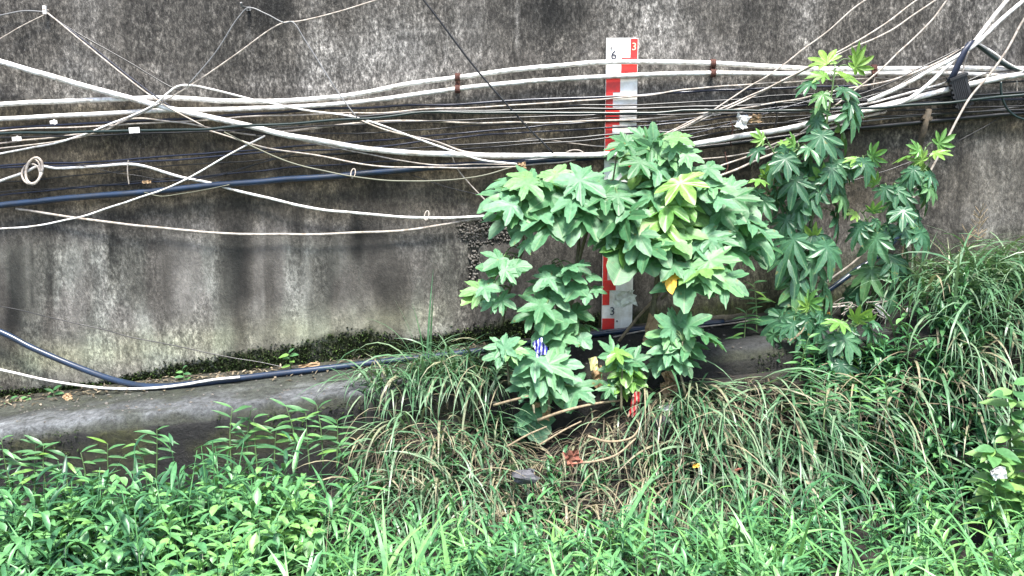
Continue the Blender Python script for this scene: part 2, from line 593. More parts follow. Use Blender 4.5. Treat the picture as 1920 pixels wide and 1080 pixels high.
def build_wall():
    xs = np.concatenate([np.linspace(-16, -5.2, 60)[:-1], np.linspace(-5.2, 5.2, 420), np.linspace(5.2, 16, 60)[1:]])
    zs = np.concatenate([np.linspace(-.6, .2, 8)[:-1], np.linspace(.2, 4.0, 170), np.linspace(4.0, 5.6, 24)[1:]])
    X, Z = np.meshgrid(xs, zs)
    nx, nz = len(xs), len(zs)
    x, z = X.ravel(), Z.ravel()
    px, py = proj(x, 0 * x, z)
    y = .006 * (fbm(x * 6, z * 2.5, 31) - .5) + .01 * (fbm(x * 1.1, z * 1.1, 32) - .5)
    # spalled hollow with bare gravel
    sp = np.exp(-((px - 912) / 52) ** 4 - ((py - 436) / 24) ** 4) + np.exp(-((px - 889) / 11) ** 4 - ((py - 500) / 60) ** 4)
    y = y + .03 * np.clip(sp, 0, 1)
    c, s = stain_shade_map(px, py)
    v = np.stack([x, y, z], 1)
    n0 = len(v)
    idx = np.arange(nx * nz).reshape(nz, nx)
    q = np.stack([idx[:-1, :-1], idx[:-1, 1:], idx[1:, 1:], idx[1:, :-1]], -1).reshape(-1, 4)
    faces = [tuple(f) for f in q]
    verts = [tuple(p) for p in v]
    # thickness: back, top and ends
    x0, x1, z0, z1 = xs[0], xs[-1], zs[0], zs[-1]
    b = len(verts)
    verts += [(x0, .5, z0), (x1, .5, z0), (x1, .5, z1), (x0, .5, z1)]
    faces += [(b + 1, b, b + 3, b + 2)]
    faces += [tuple([int(i) for i in idx[-1]] + [b + 2, b + 3])]
    faces += [tuple([int(i) for i in idx[::-1, 0]] + [b, b + 3])]
    faces += [tuple([int(i) for i in idx[:, -1]] + [b + 2, b + 1])]
    me = bpy.data.meshes.new('retaining_wall')
    me.from_pydata(verts, [], faces)
    at = me.attributes.new('surface_tone', 'FLOAT_COLOR', 'POINT')
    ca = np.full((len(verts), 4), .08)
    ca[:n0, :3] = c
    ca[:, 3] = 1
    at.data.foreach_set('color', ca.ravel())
    a2 = me.attributes.new('speckle', 'FLOAT', 'POINT')
    sa = np.full(len(verts), .6)
    sa[:n0] = s
    a2.data.foreach_set('value', sa)
    me.materials.append(wall_material())
    me.polygons.foreach_set('use_smooth', [True] * len(faces))
    me.update()
    o = link(bpy.data.objects.new('retaining_wall', me))
    tag(o, 'tall concrete retaining wall streaked black and grey behind the cables', 'wall')
    # bare gravel of the spalled patch
    mb = MB()
    n = 0
    while n < 330:
        if random.random() < .72:
            a, r = random.random() * 6.28, math.sqrt(random.random())
            qx, qy = 915 + 62 * r * math.cos(a), 434 + 27 * r * math.sin(a)
        else:
            qx, qy = random.gauss(889, 6), random.uniform(450, 555)
        p = P(qx, qy, -.012)
        s = random.uniform(.006, .019)
        R = Matrix.Rotation(random.random() * 6.28, 3, Vector((random.random(), random.random(), random.random())).normalized())
        pts = []
        for (a, b_, c_) in [(1, 0, 0), (-1, 0, 0), (0, 1, 0), (0, -1, 0), (0, 0, 1), (0, 0, -1)]:
            pts.append(p + R @ (Vector((a, b_ * .8, c_ * .7)) * s * random.uniform(.8, 1.2)))
        mb.add(pts, [(0, 2, 4), (2, 1, 4), (1, 3, 4), (3, 0, 4), (2, 0, 5), (1, 2, 5), (3, 1, 5), (0, 3, 5)])
        n += 1
    g = mb.build('exposed_gravel', M['gravel'], o, smooth=True)
    g['kind'] = 'stuff'
    return o


def grid_mesh(name, xs, ys, zf, mat, xyf=None):
    X, Y = np.meshgrid(xs, ys)
    x, y = X.ravel(), Y.ravel()
    z = zf(x, y)
    idx = np.arange(len(xs) * len(ys)).reshape(len(ys), len(xs))
    q = np.stack([idx[:-1, :-1], idx[:-1, 1:], idx[1:, 1:], idx[1:, :-1]], -1).reshape(-1, 4)
    me = bpy.data.meshes.new(name)
    me.from_pydata([tuple(p) for p in np.stack([x, y, z], 1)], [], [tuple(f) for f in q])
    me.materials.append(mat)
    me.polygons.foreach_set('use_smooth', [True] * len(q))
    me.update()
    return link(bpy.data.objects.new(name, me))


def ledge_surf(x, y):
    # y runs 0.02 .. -LW; the front edge is worn round
    e = np.clip((-y - LW + .07) / .07, 0, 1)
    return ledge_z(x) - .05 * (-y / LW) + .022 * (fbm(x * 3, y * 3, 41) - .5) + .02 * (fbm(x * 12, y * 12, 42) - .5) - (.045 + .05 * fbm(x * 5, y * 5, 43)) * e ** 2


def build_ledge():
    m, nt, b = new_mat('mossy_ledge_concrete')
    n, l = nt.nodes, nt.links
    tc = n.new('ShaderNodeTexCoord')
    at = n.new('ShaderNodeAttribute')
    at.attribute_name = 'surface_tone'
    z = n.new('ShaderNodeTexNoise')
    z.inputs['Scale'].default_value = 22
    z.inputs['Detail'].default_value = 8
    z.inputs['Roughness'].default_value = .8
    l.new(tc.outputs['Object'], z.inputs['Vector'])
    mr = n.new('ShaderNodeMapRange')
    mr.inputs['From Min'].default_value = .33
    mr.inputs['From Max'].default_value = .67
    mr.inputs['To Min'].default_value = .12
    mr.inputs['To Max'].default_value = 2.2
    l.new(z.outputs['Fac'], mr.inputs['Value'])
    sc = n.new('ShaderNodeVectorMath')
    sc.operation = 'SCALE'
    l.new(at.outputs['Color'], sc.inputs[0])
    l.new(mr.outputs[0], sc.inputs['Scale'])
    l.new(sc.outputs[0], b.inputs['Base Color'])
    b.inputs['Roughness'].default_value = .75
    bp = n.new('ShaderNodeBump')
    bp.inputs['Strength'].default_value = 1.0
    bp.inputs['Distance'].default_value = .03
    l.new(z.outputs['Fac'], bp.inputs['Height'])
    l.new(bp.outputs['Normal'], b.inputs['Normal'])
    xs = np.linspace(-9, 4.4, 700)
    prof = [(.03, None)] + [(-LW * k / 30, None) for k in range(1, 29)] + [(-LW + .05, None), (-LW + .03, None), (-LW + .012, None), (-LW, None)]
    rows, cols = [], []
    for yy, _ in prof:
        y = np.full_like(xs, yy)
        z_ = ledge_surf(xs, y)
        rows.append(np.stack([xs, y, z_], 1))
        gut = sstep(-.30, -.08, y + .12 * (fbm(xs * 2.5, y * 2.5, 44) - .5))          # silt and moss against the wall
        gut = gut * (.6 + .4 * sstep(-1.0, -2.2, xs))
        e = sstep(.04, -.01, y + LW - .05 * (fbm(xs * 6, y * 6, 45) - .3))
        w = fbm(xs * 1.6, y * 4, 46)
        front = sstep(-.35, -.7, y)[:, None]
        c = (np.array([.036, .040, .030])[None] * (1 - front) + np.array([.088, .094, .098])[None] * front) * (.25 + 1.5 * w * (.5 + fbm(xs * 9, y * 16, 50)))[:, None]
        right = sstep(-.9, .2, xs)[:, None]
        stn = sstep(.52, .66, fbm(xs * 3.3, y * 7, 51))[:, None]
        c = c * (1 - .6 * stn) + np.array([.018, .022, .010])[None] * .6 * stn
        c = c * (1 - .8 * right)
        c = c * (1 - gut[:, None]) + np.array([.035, .033, .022]) * gut[:, None]
        c = c * (1 - .85 * e[:, None]) + np.array([.018, .02, .01]) * .85 * e[:, None]
        cols.append(c)
    for dz in (.02, .06, .12, .2, .3, .42, .6, .9):
        y = np.full_like(xs, -LW - .012) - .02 * (fbm(xs * 4, xs * 0 + dz * 6, 47) - .5) - .012 * fbm(xs * 16, xs * 0 + dz * 20, 48)
        z_ = ledge_surf(xs, np.full_like(xs, -LW)) - dz
        rows.append(np.stack([xs, y, z_], 1))
        mo = sstep(.42, .62, fbm(xs * 3 + 5, xs * 0 + dz * 5, 49)) * (1 if dz < .25 else .4) * (1 - .85 * sstep(-.9, .2, xs))
        c = np.array([.008, .0078, .0075])[None] * (1 - mo[:, None]) + np.array([.022, .023, .007])[None] * mo[:, None]
        cols.append(c)
    V = np.concatenate(rows)
    Cc = np.concatenate(cols)
    nr, nc = len(rows), len(xs)
    idx = np.arange(nr * nc).reshape(nr, nc)
    q = np.stack([idx[:-1, :-1], idx[1:, :-1], idx[1:, 1:], idx[:-1, 1:]], -1).reshape(-1, 4)
    me = bpy.data.meshes.new('ledge')
    me.from_pydata([tuple(p) for p in V], [], [tuple(f) for f in q])
    a = me.attributes.new('surface_tone', 'FLOAT_COLOR', 'POINT')
    a.data.foreach_set('color', np.concatenate([Cc, np.ones((len(Cc), 1))], 1).ravel())
    me.materials.append(m)
    me.polygons.foreach_set('use_smooth', [True] * len(q))
    me.update()
    o = link(bpy.data.objects.new('ledge', me))
    tag(o, 'damp concrete ledge running along the foot of the wall', 'ledge', kind='structure')


build_wall()
build_ledge()
gx = np.concatenate([np.linspace(-60, -7, 30)[:-1], np.linspace(-7, 7, 281), np.linspace(7, 60, 30)[1:]])
gy = np.concatenate([np.linspace(-60, -5, 30)[:-1], np.linspace(-5, .1, 128)])
tag(grid_mesh('ground', gx, gy, ground_z, ground_material('dark_soil', (.006, .0055, .005), (.022, .017, .012), 14)),
    'dark damp soil under the weeds', 'ground', kind='structure')


# ------------------------------------------------------------------ staff gauge
def text_mesh(ch, size, mat, name, parent, center, depth=.003):
    cu = bpy.data.curves.new(name, 'FONT')
    cu.body = ch
    cu.size = size
    cu.extrude = depth / 2
    cu.align_x = 'CENTER'
    cu.align_y = 'CENTER'
    tmp = bpy.data.objects.new(name + '_curve', cu)
    COL.objects.link(tmp)
    bpy.context.view_layer.update()
    me = bpy.data.meshes.new_from_object(tmp.evaluated_get(bpy.context.evaluated_depsgraph_get()))
    bpy.data.objects.remove(tmp, do_unlink=True)
    me.materials.clear()
    me.materials.append(mat)
    me.transform(Matrix.Rotation(math.radians(90), 4, 'X'))
    o = bpy.data.objects.new(name, me)
    o.location = center
    return link(o, parent)


def build_gauge():
    d = .05
    top, bot = P(1167, 71, d), P(1153, 632, d)
    xl, xr = P(1137, 71, d).x, P(1197, 71, d).x
    cx, w = (xl + xr) / 2, (xr - xl)
    g = empty('staff_gauge', (cx, -d, bot.z), 'tall red and white water level gauge board bolted upright to the wall', 'water gauge')
    z0, z1 = 0.0, top.z - bot.z
    L = lambda x, z, y=0.0: (x, y, z)
    mb = MB()
    mb.box((0, .008, (z0 + z1) / 2), (w, .016, z1 - z0))
    board = mb.build('board', M['paint_white'], g)
    mb = MB()                                           # steel channel behind, dark at the right edge
    mb.box((w / 2 - .006, .034, (z0 + z1) / 2 - .1), (.024, .034, z1 - z0 - .2))
    mb.box((-w / 2 + .014, .034, (z0 + z1) / 2 - .1), (.024, .034, z1 - z0 - .2))
    mb.build('channel', M['box'], g)

    def zz(py):
        return P(1160, py, d).z - bot.z

    def patch(u0, u1, ya, yb, mat='paint_red'):
        mb_ = MB()
        za, zb = zz(ya), zz(yb)
        mb_.box(((u0 + u1) / 2 * w - w / 2, -.0015, (za + zb) / 2), ((u1 - u0) * w - .001, .003, abs(za - zb)))
        return mb_.build('red_block', M[mat], g)
    # right-hand E at the top, left-hand E below it, and so on down the board
    patch(.76, .985, 72.5, 108)
    patch(.48, .985, 108.3, 146)
    for (a, b_, c_) in [(147, 173, .46), (173.3, 204, .24), (204.3, 234, .46), (234.3, 261, .24), (261.3, 289, .46)]:
        patch(.012, c_, a, b_)
    for (a, b_, c_) in [(290, 317, .54), (317.3, 345, .76), (345.3, 372, .54), (372.3, 398, .76), (398.3, 425, .54)]:
        patch(c_, .985, a, b_)
    for (a, b_, c_) in [(462, 480, .40), (480.3, 525, .16), (525.3, 544, .44), (544.3, 572, .24), (597, 625, .42)]:
        patch(.012, c_, a, b_)
    text_mesh('6', .088, M['ink'], 'digit', g, (-w / 2 + .24 * w, -.003, zz(104)))
    text_mesh('3', .075, M['pale_ink'], 'digit', g, (-w / 2 + .87 * w, -.0055, zz(88)))
    text_mesh('3', .088, M['ink'], 'digit', g, (-w / 2 + .34 * w, -.003, zz(584)))
    mb = MB()
    for (u, py) in [(.16, 90), (.9, 430), (.5, 602)]:
        c = Vector((u * w - w / 2, -.004, zz(py)))
        mb.tube([c + Vector((0, .004, 0)), c + Vector((0, -.004, 0))], .008, 8)
    mb.build('bolt', M['grey'], g)


build_gauge()

# ------------------------------------------------------------------ cables
GW, GB = 'white cables strung along the wall', 'dark cables strung along the wall'


def cable(name, label, cat, pts, wpx, mat, d=.08, group=None, ext=True, sub=7, sides=8):
    ps = [tuple(p) for p in pts]
    if ext:
        def grow(a, b):
            # carry the run on beyond the picture's edge
            (x0, y0), (x1, y1) = a[:2], b[:2]
            if x0 <= 5 or x0 >= 1905 or y0 <= 3:
                k = math.hypot(x0 - x1, y0 - y1) or 1
                ux, uy = (x0 - x1) / k, (y0 - y1) / k
                dd = a[2:] if len(a) > 2 else ()
                return [(x0 + ux * 260, y0 + uy * 260 * .9, *dd), (x0 + ux * 900, y0 + uy * 800 * .7, *dd)]
            return []
        s = grow(ps[0], ps[1])
        e = grow(ps[-1], ps[-2])
        ps = s[::-1] + ps + e
    W = [P(p[0], p[1], p[2] if len(p) > 2 else d) for p in ps]
    W = catmull(W, sub)
    ph = random.random() * 50
    for i, q in enumerate(W):
        kx = float(vnoise(np.array([q.x * 3.1 + ph]), np.array([ph]), 3)[0]) - .5
        kz = float(vnoise(np.array([q.x * 5.7 + q.z * 3 + ph]), np.array([ph + 9]), 4)[0]) - .5
        q.z += (.016 * kx + .008 * kz) * (1 if wpx < 8 else .5)
        q.y += .02 * kz
    dm = sum(-p.y for p in W) / len(W)
    mb = MB()
    o_ = W[len(W) // 2]
    mb.tube(W, wpx * (.68 if wpx < 5.2 else .78 if wpx < 8 else .88) * px_size(dm) / 2, sides)
    o = mb.build(name, M[mat], None, smooth=True, origin=tuple(o_))
    tag(o, label, cat, group)
    return o


CB = [
 # name, label, category, points, width, material, d
 ('conduit', 'upper of the two thick white conduits arching across the gauge', 'conduit', [(0, 197), (167, 187), (320, 184), (480, 191), (597, 185), (680, 175), (780, 155), (857, 145), (980, 130), (1137, 117), (1260, 117), (1337, 119), (1427, 125), (1527, 130), (1647, 129), (1780, 128), (1920, 129)], 10, 'white', .09, GW),
 ('conduit', 'lower of the two thick white conduits arching across the gauge', 'conduit', [(0, 224), (167, 215), (287, 208), (480, 203), (607, 197), (713, 187), (857, 167), (980, 154), (1133, 144), (1337, 137), (1543, 139), (1647, 137), (1780, 137), (1913, 142)], 9.5, 'white', .09, GW),
 ('conduit', 'thickest white pipe sloping down from the left edge past the shrubs', 'conduit', [(0, 115), (133, 155), (233, 182), (333, 207), (467, 236), (533, 252), (613, 266), (713, 282), (847, 289), (980, 292), (1097, 291), (1190, 286), (1277, 274), (1393, 255), (1507, 235), (1647, 201), (1747, 175), (1847, 152), (1919, 139)], 11.5, 'white', .13, GW),
 ('cable', 'light cable dropping left from the white nail to the left edge', 'cable', [(0, 73), (40, 50), (90, 26)], 3, 'cream', .05, GW),
 ('cable', 'teal grey cable from the left edge up to the white nail', 'cable', [(0, 27), (50, 19), (90, 23)], 3.5, 'grey', .04, GB),
 ('cable', 'thin white cable dropping right from the white nail across the conduits', 'cable', [(90, 26), (173, 94), (287, 181), (383, 236)], 4, 'cream', .15, GW),
 ('cable', 'dark cable beside the white one dropping right from the nail', 'cable', [(92, 26), (167, 85), (235, 140), (306, 192), (340, 213)], 4, 'navy', .14, GB),
 ('cable', 'dark cable from the nail ending at the white cable hump', 'cable', [(93, 27), (160, 70), (245, 118), (327, 164), (345, 166)], 3.5, 'black', .06, GB),
 ('cable', 'white cable humped over the conduits then sagging to the knot', 'cable', [(0, 289), (133, 261), (187, 241), (285, 200), (333, 163), (360, 161), (400, 168), (500, 192), (580, 207), (667, 221), (763, 253), (847, 283), (913, 302), (977, 308)], 5, 'white', .17, GW),
 ('cable', 'thin white cable climbing from the hump past the hook to the top', 'cable', [(0, 280), (100, 266), (173, 251), (207, 238), (287, 202), (353, 163), (440, 103), (530, 44), (560, 40), (630, 23), (702, 1)], 4, 'cream', .16, GW),
 ('cable', 'thin grey cable hung over the metal hook above the conduits', 'cable', [(353, 160), (405, 98), (447, 33), (467, 14), (500, 25), (533, 42), (548, 41), (573, 78), (633, 173), (670, 222)], 3.5, 'grey', .19, GB),
 ('cable', 'black cable cutting diagonally down from the top over the conduits', 'cable', [(790, -4), (897, 133), (980, 227), (1037, 288)], 5, 'black', .2, GB),
 ('cable', 'white cable running down right beside the humped one', 'cable', [(655, 215), (683, 228), (747, 250), (817, 265), (867, 281), (920, 288)], 4.5, 'cream', .12, GW),
 ('cable', 'white cable with a small hump under the thick pipe', 'cable', [(0, 267), (133, 255), (200, 243), (230, 225), (262, 220), (320, 227), (383, 237), (430, 246), (497, 255)], 5, 'cream', .1, GW),
 ('cable', 'dark green cable in front of all the others across the middle', 'cable', [(0, 252), (167, 246), (300, 243), (467, 237), (647, 225), (793, 212), (980, 211), (1113, 212), (1280, 209), (1480, 208), (1613, 202), (1780, 193), (1918, 176)], 6.5, 'greenblack', .22, GB),
 ('cable', 'pale grey cable rising gently from left to right under the conduits', 'cable', [(0, 247), (100, 240), (230, 233), (480, 219), (647, 213), (780, 207), (960, 197), (1127, 186), (1260, 172), (1427, 158), (1527, 151), (1660, 144)], 4.5, 'cream', .08, GW),
 ('cable', 'navy cable just above the pale grey one', 'cable', [(0, 243), (100, 234), (213, 228), (330, 222), (480, 214), (647, 202), (813, 197), (947, 189), (1113, 182), (1260, 175), (1327, 171), (1510, 163), (1640, 158)], 5.5, 'navy', .07, GB),
 ('cable', 'black cable lying along the back of the dark green one', 'cable', [(647, 219), (793, 210), (960, 207), (1093, 205), (1260, 202), (1360, 199), (1527, 192), (1700, 186), (1920, 172)], 6, 'black', .1, GB),
 ('cable', 'cream cable sagging just below the dark green one then fanning up right', 'cable', [(500, 247), (560, 243), (640, 232), (720, 226), (813, 228), (947, 231), (1113, 227), (1260, 217), (1413, 200), (1513, 182), (1580, 167), (1680, 147), (1760, 116), (1822, 78)], 5, 'cream', .11, GW),
 ('cable', 'upper navy cable of the close pair under the sagging pipe', 'cable', [(0, 309), (233, 301), (333, 292), (467, 282), (647, 268), (780, 257), (980, 238), (1130, 229), (1260, 225), (1400, 208), (1560, 192)], 5, 'navy', .06, GB),
 ('cable', 'lower navy cable of the close pair under the sagging pipe', 'cable', [(0, 316), (233, 306), (467, 289), (647, 280), (813, 262), (980, 248), (1127, 240), (1260, 231), (1420, 213), (1600, 199), (1920, 186)], 5, 'navy', .07, GB),
 ('cable', 'black cable crossing low on the red gauge marks above the thick white pipe', 'cable', [(760, 288), (880, 277), (980, 271), (1127, 260), (1227, 247), (1320, 236), (1420, 222), (1600, 212), (1760, 204), (1920, 197)], 4.5, 'black', .08, GB),
 ('cable', 'thin navy cable rising above the thick blue pipe at left', 'cable', [(0, 364), (133, 354), (267, 342), (367, 332), (450, 323), (560, 313), (640, 307), (760, 300)], 4, 'navy', .06, GB),
 ('cable', 'thin black twin of the navy cable above the blue pipe', 'cable', [(0, 359), (133, 350), (267, 339), (360, 333), (444, 320), (505, 300), (560, 285)], 2.5, 'black', .07, GB),
 ('hose', 'thick navy blue pipe rising across the wall left of the shrubs', 'pipe', [(0, 384), (150, 370), (267, 360), (400, 347), (533, 337), (647, 328), (780, 316), (860, 311), (1000, 302), (1150, 293)], 13, 'blue', .08, GB),
 ('hose', 'thick dark grey cable continuing right of the tall plants', 'pipe', [(1040, 298), (1150, 291), (1280, 279), (1430, 262), (1580, 243), (1713, 230), (1918, 211)], 9, 'black', .075, GB),
 ('cable', 'thick white cable leaving the coil and sagging to the shrub', 'cable', [(0, 338), (45, 323), (72, 312), (86, 313), (105, 317), (160, 313), (233, 309), (262, 312), (333, 331), (393, 343), (433, 356), (533, 380), (633, 397), (740, 405), (850, 408), (935, 403)], 6.5, 'white', .075, GW),
 ('cable', 'lowest white cable sagging in a long curve with a rusty left end', 'cable', [(30, 391), (60, 395), (140, 408), (300, 427), (450, 438), (600, 439), (740, 433), (840, 420), (935, 404)], 6, 'cream', .06, GW),
 ('cable', 'white cable bowing up from the left edge across the blue pipe', 'cable', [(0, 428), (60, 424), (150, 407), (250, 373), (350, 337), (430, 291), (497, 254)], 4.5, 'white', .17, GW),
 ('cable', 'thin white cable sagging from mid left to the knot', 'cable', [(393, 243), (473, 272), (580, 290), (660, 305), (747, 313), (860, 315), (977, 312)], 4.5, 'cream', .14, GW),
 ('cable', 'thin white cable just above it ending at the knot', 'cable', [(560, 262), (613, 273), (680, 287), (747, 300), (820, 309), (900, 308), (977, 310)], 3.5, 'cream', .12, GW),
 ('cable', 'olive cable hanging lowest in a loop below the blue pipe', 'cable', [(420, 248), (480, 278), (547, 307), (647, 328), (713, 338), (780, 340), (880, 333), (960, 315)], 4, 'olive', .18, GB),
 ('cable', 'thin pale cable falling steeply from the pipe to the shrub', 'cable', [(845, 288), (857, 317), (880, 346), (930, 397)], 3.5, 'cream', .09, GW),
 ('cable', 'hair thin black wire sagging behind the left shrub', 'wire', [(770, 327), (847, 353), (940, 372), (1100, 385), (1280, 388), (1370, 388), (1480, 375), (1617, 335), (1680, 314), (1773, 277), (1863, 227), (1920, 190)], 2.5, 'black', .05, GB),
 ('cable', 'white cable from the knot curving up behind the right shrub', 'cable', [(977, 310), (1040, 305), (1097, 296), (1130, 290), (1200, 300), (1327, 298), (1427, 281), (1513, 247), (1600, 224), (1663, 207)], 4, 'cream', .1, GW),
 ('cable', 'white cable fanning up right nearest the shrub crown', 'cable', [(1235, 256), (1333, 207), (1403, 163), (1460, 127), (1507, 93), (1550, 62), (1597, 20), (1628, -2)], 4, 'cream', .2, GW),
 ('cable', 'second white cable fanning up right from the shrub crown', 'cable', [(1240, 257), (1320, 217), (1390, 187), (1467, 150), (1530, 118), (1597, 84), (1660, 45), (1722, -2)], 4.5, 'cream', .21, GW),
 ('cable', 'third white cable fanning up right from the shrub crown', 'cable', [(1243, 259), (1325, 219), (1400, 186), (1480, 147), (1540, 117), (1600, 88), (1680, 52), (1758, -2)], 4.5, 'cream', .2, GW),
 ('cable', 'long straight white cable crossing the tall plant up to the top', 'cable', [(1500, 248), (1573, 193), (1640, 140), (1680, 103), (1713, 73), (1750, 35), (1778, -2)], 4.5, 'cream', .19, GW),
 ('cable', 'thick white cable swinging up to the dark strap and ending left of the corner', 'cable', [(1600, 212), (1660, 200), (1700, 187), (1740, 158), (1775, 125), (1824, 80), (1862, 32), (1892, -3)], 8, 'white', .19, GW),
 ('cable', 'thick white cable swinging up past the strap to the corner', 'cable', [(1627, 190), (1690, 161), (1747, 130), (1790, 108), (1828, 84), (1875, 38), (1919, 2)], 8, 'white', .2, GW),
 ('cable', 'long slanting white cable from the right edge down to the ledge', 'cable', [(1919, 37), (1893, 83), (1860, 133), (1813, 191), (1780, 250), (1747, 318), (1707, 378), (1650, 440), (1600, 491), (1555, 524), (1510, 547)], 5.5, 'cream', .24, GW),
 ('cable', 'upper black cable bunched into the strap', 'cable', [(1560, 190), (1640, 168), (1713, 133), (1760, 111), (1802, 90)], 4, 'black', .15, GB),
 ('cable', 'lower black cable bunched into the strap', 'cable', [(1580, 195), (1660, 171), (1725, 136), (1770, 115), (1806, 92)], 4, 'black', .16, GB),
 ('cable', 'white cable from the strap sloping down to the right edge', 'cable', [(1832, 80), (1863, 98), (1890, 117), (1919, 131)], 5, 'white', .14, GW),
 ('cable', 'thick dark cable from the strap sloping to the right edge', 'cable', [(1832, 84), (1860, 106), (1893, 126), (1919, 132)], 8, 'greenblack', .11, GB),
 ('cable', 'white cable under the long pipe close to the tall plant', 'cable', [(1340, 313), (1385, 298), (1423, 284), (1500, 252), (1580, 226), (1660, 210)], 5, 'cream', .12, GW),
 ('cable', 'lowest thick pale cable between shrub and tall plant', 'cable', [(1300, 345), (1357, 325), (1400, 309), (1443, 292), (1513, 260), (1590, 232), (1650, 214)], 6, 'cream', .11, GW),
 ('cable', 'white cable from behind the closure box dipping left', 'cable', [(1560, 205), (1640, 190), (1720, 170), (1770, 155), (1802, 143)], 4.5, 'white', .12, GW),
 ('cable', 'short white cable rising from the box to the strap', 'cable', [(1802, 145), (1808, 120), (1817, 96)], 4, 'cream', .15, GW),
 ('cable', 'dark cable looping down at the right edge', 'cable', [(1876, 152), (1877, 175), (1886, 200), (1902, 216), (1919, 223)], 5.5, 'greenblack', .17, GB),
 ('cable', 'grey cable crossing level behind the closure box', 'cable', [(1470, 190), (1580, 186), (1700, 184), (1800, 181), (1919, 171)], 4.5, 'grey', .06, GB),
 ('cable', 'pale wire running level just under the conduits at right', 'cable', [(1500, 147), (1600, 149), (1700, 148), (1775, 146), (1860, 134), (1919, 128)], 4, 'cream', .07, GW),
 ('cable', 'black cable curving over the box to the right edge', 'cable', [(1810, 155), (1845, 140), (1880, 133), (1919, 130)], 4, 'black', .12, GB),
 ('cable', 'short twisted white wire between pipe and gauge', 'wire', [(975, 263), (1005, 259), (1040, 262), (1070, 268), (1110, 274), (1140, 275)], 3, 'cream', .05, GW),
 ('cable', 'thin white loop of wire above the pipe end', 'wire', [(1062, 285), (1075, 281), (1088, 282), (1098, 289)], 3, 'cream', .14, GW),
 ('cable', 'thin wire running down left side of wall to the ledge hose', 'wire', [(0, 574), (33, 581), (140, 606), (250, 632), (350, 653), (450, 673), (560, 697)], 3, 'black', .06, GB),
 ('cable', 'green wire leaving the blue pipe at left', 'wire', [(270, 360), (300, 366), (340, 362), (393, 354), (430, 346)], 2.5, 'olive', .11, GB),
 ('cable', 'thin dark wire between the white cable and the blue pipe', 'wire', [(140, 309), (195, 320), (250, 328), (300, 336), (360, 338), (410, 332), (450, 318), (510, 300), (560, 284)], 2, 'black', .09, GB),
 ('cable', 'black cable following just under the dark green one at left', 'cable', [(0, 258), (300, 250), (480, 243), (700, 231), (1000, 219), (1300, 214), (1500, 211)], 4.5, 'black', .12, GB),
 ('cable', 'thin black cable between the dark green one and the navy pair', 'cable', [(480, 255), (700, 247), (900, 236), (1113, 222), (1300, 206), (1500, 188), (1580, 180)], 3.5, 'black', .1, GB),
 ('cable', 'black cable sagging low across the gauge above the shrub crown', 'cable', [(600, 290), (800, 276), (1000, 263), (1130, 253), (1300, 243), (1450, 231), (1600, 222), (1919, 206)], 5, 'black', .09, GB),
 ('cable', 'black cable rising right from the gauge over the white tag', 'cable', [(1060, 199), (1300, 192), (1500, 178), (1700, 166), (1919, 151)], 4.5, 'black', .09, GB),
 ('cable', 'thin navy cable climbing from the shrub crown to the tall plant', 'cable', [(1235, 266), (1330, 243), (1430, 215), (1520, 190), (1600, 168)], 3, 'navy', .13, GB),
 ('cable', 'thin black cable just under the white coil cable at left', 'cable', [(0, 342), (200, 323), (400, 305), (600, 292), (780, 284)], 3, 'black', .05, GB),
 ('cable', 'grey cable doubling the thick dark one at the right edge', 'cable', [(1555, 235), (1700, 221), (1919, 201)], 4, 'grey', .06, GB),
 ('cable', 'black cable close above the thick white pipe at right', 'cable', [(1280, 262), (1393, 243), (1507, 222), (1647, 190), (1760, 163), (1860, 139)], 4, 'black', .08, GB),
]
for row in CB:
    cable(*row[:6], d=row[6], group=row[7])


# hose and cables that lie on the ledge
def on_ledge(name, label, cat, pts, wpx, mat, group, lift=1.0):
    """pts: (px, distance from the wall) or (px, py, d) when off the ledge."""
    W = []
    for p in pts:
        if len(p) == 2:
            px, d = p
            x = (px - 960) / F * (7.2 - d) / .96
            W.append(Vector((x, -d, float(ledge_surf(np.array([x]), np.array([-d]))[0]) + wpx * .002 * lift)))
        else:
            W.append(P(*p))
    W = catmull(W, 8)
    mb = MB()
    mb.tube(W, wpx * .0019, 10)
    o = mb.build(name, M[mat], None, smooth=True, origin=tuple(W[len(W) // 2]))
    return tag(o, label, cat, group)


GL = 'hoses and cables lying on the ledge'
on_ledge('hose', 'thick navy hose drooping off the wall and lying along the ledge', 'hose',
         [(-700, 480, .1), (-250, 545, .1), (0, 622, .1), (60, 652, .12), (150, 690, .16), (220, 714, .22), (290, .32), (370, .34), (470, .30), (560, .28), (650, .25), (740, .24), (830, .25), (920, .26), (1010, .25), (1080, .24), (1160, .24), (1260, .25), (1350, .27)], 12.5, 'blue', GL)
on_ledge('cable', 'white cable drooping onto the ledge beside the navy hose', 'cable',
         [(-500, 600, .1), (-200, 650, .1), (0, 693, .14), (100, 715, .2), (200, 728, .26), (280, 728, .35), (340, 722, .36), (400, 712, .36), (450, 707, .34)], 5, 'white', GL)
on_ledge('cable', 'end of the thin wire lying across the ledge', 'wire', [(556, 696, .07), (580, 699, .12), (610, 702, .2), (640, 705, .3), (690, .4)], 3, 'grey', GL)
on_ledge('cable', 'black cable lying on the ledge right of the gauge foot', 'cable', [(1100, 640, .2), (1160, 627, .24), (1240, 620, .26), (1330, 608, .27), (1410, 597, .27), (1500, 590, .26)], 7, 'black', GL)
on_ledge('cable', 'thin pale cable on the ledge right of the gauge foot', 'cable', [(1150, 632, .3), (1220, 618, .3), (1300, 614, .3), (1400, 602, .3), (1450, 590, .3)], 3, 'cream', GL)
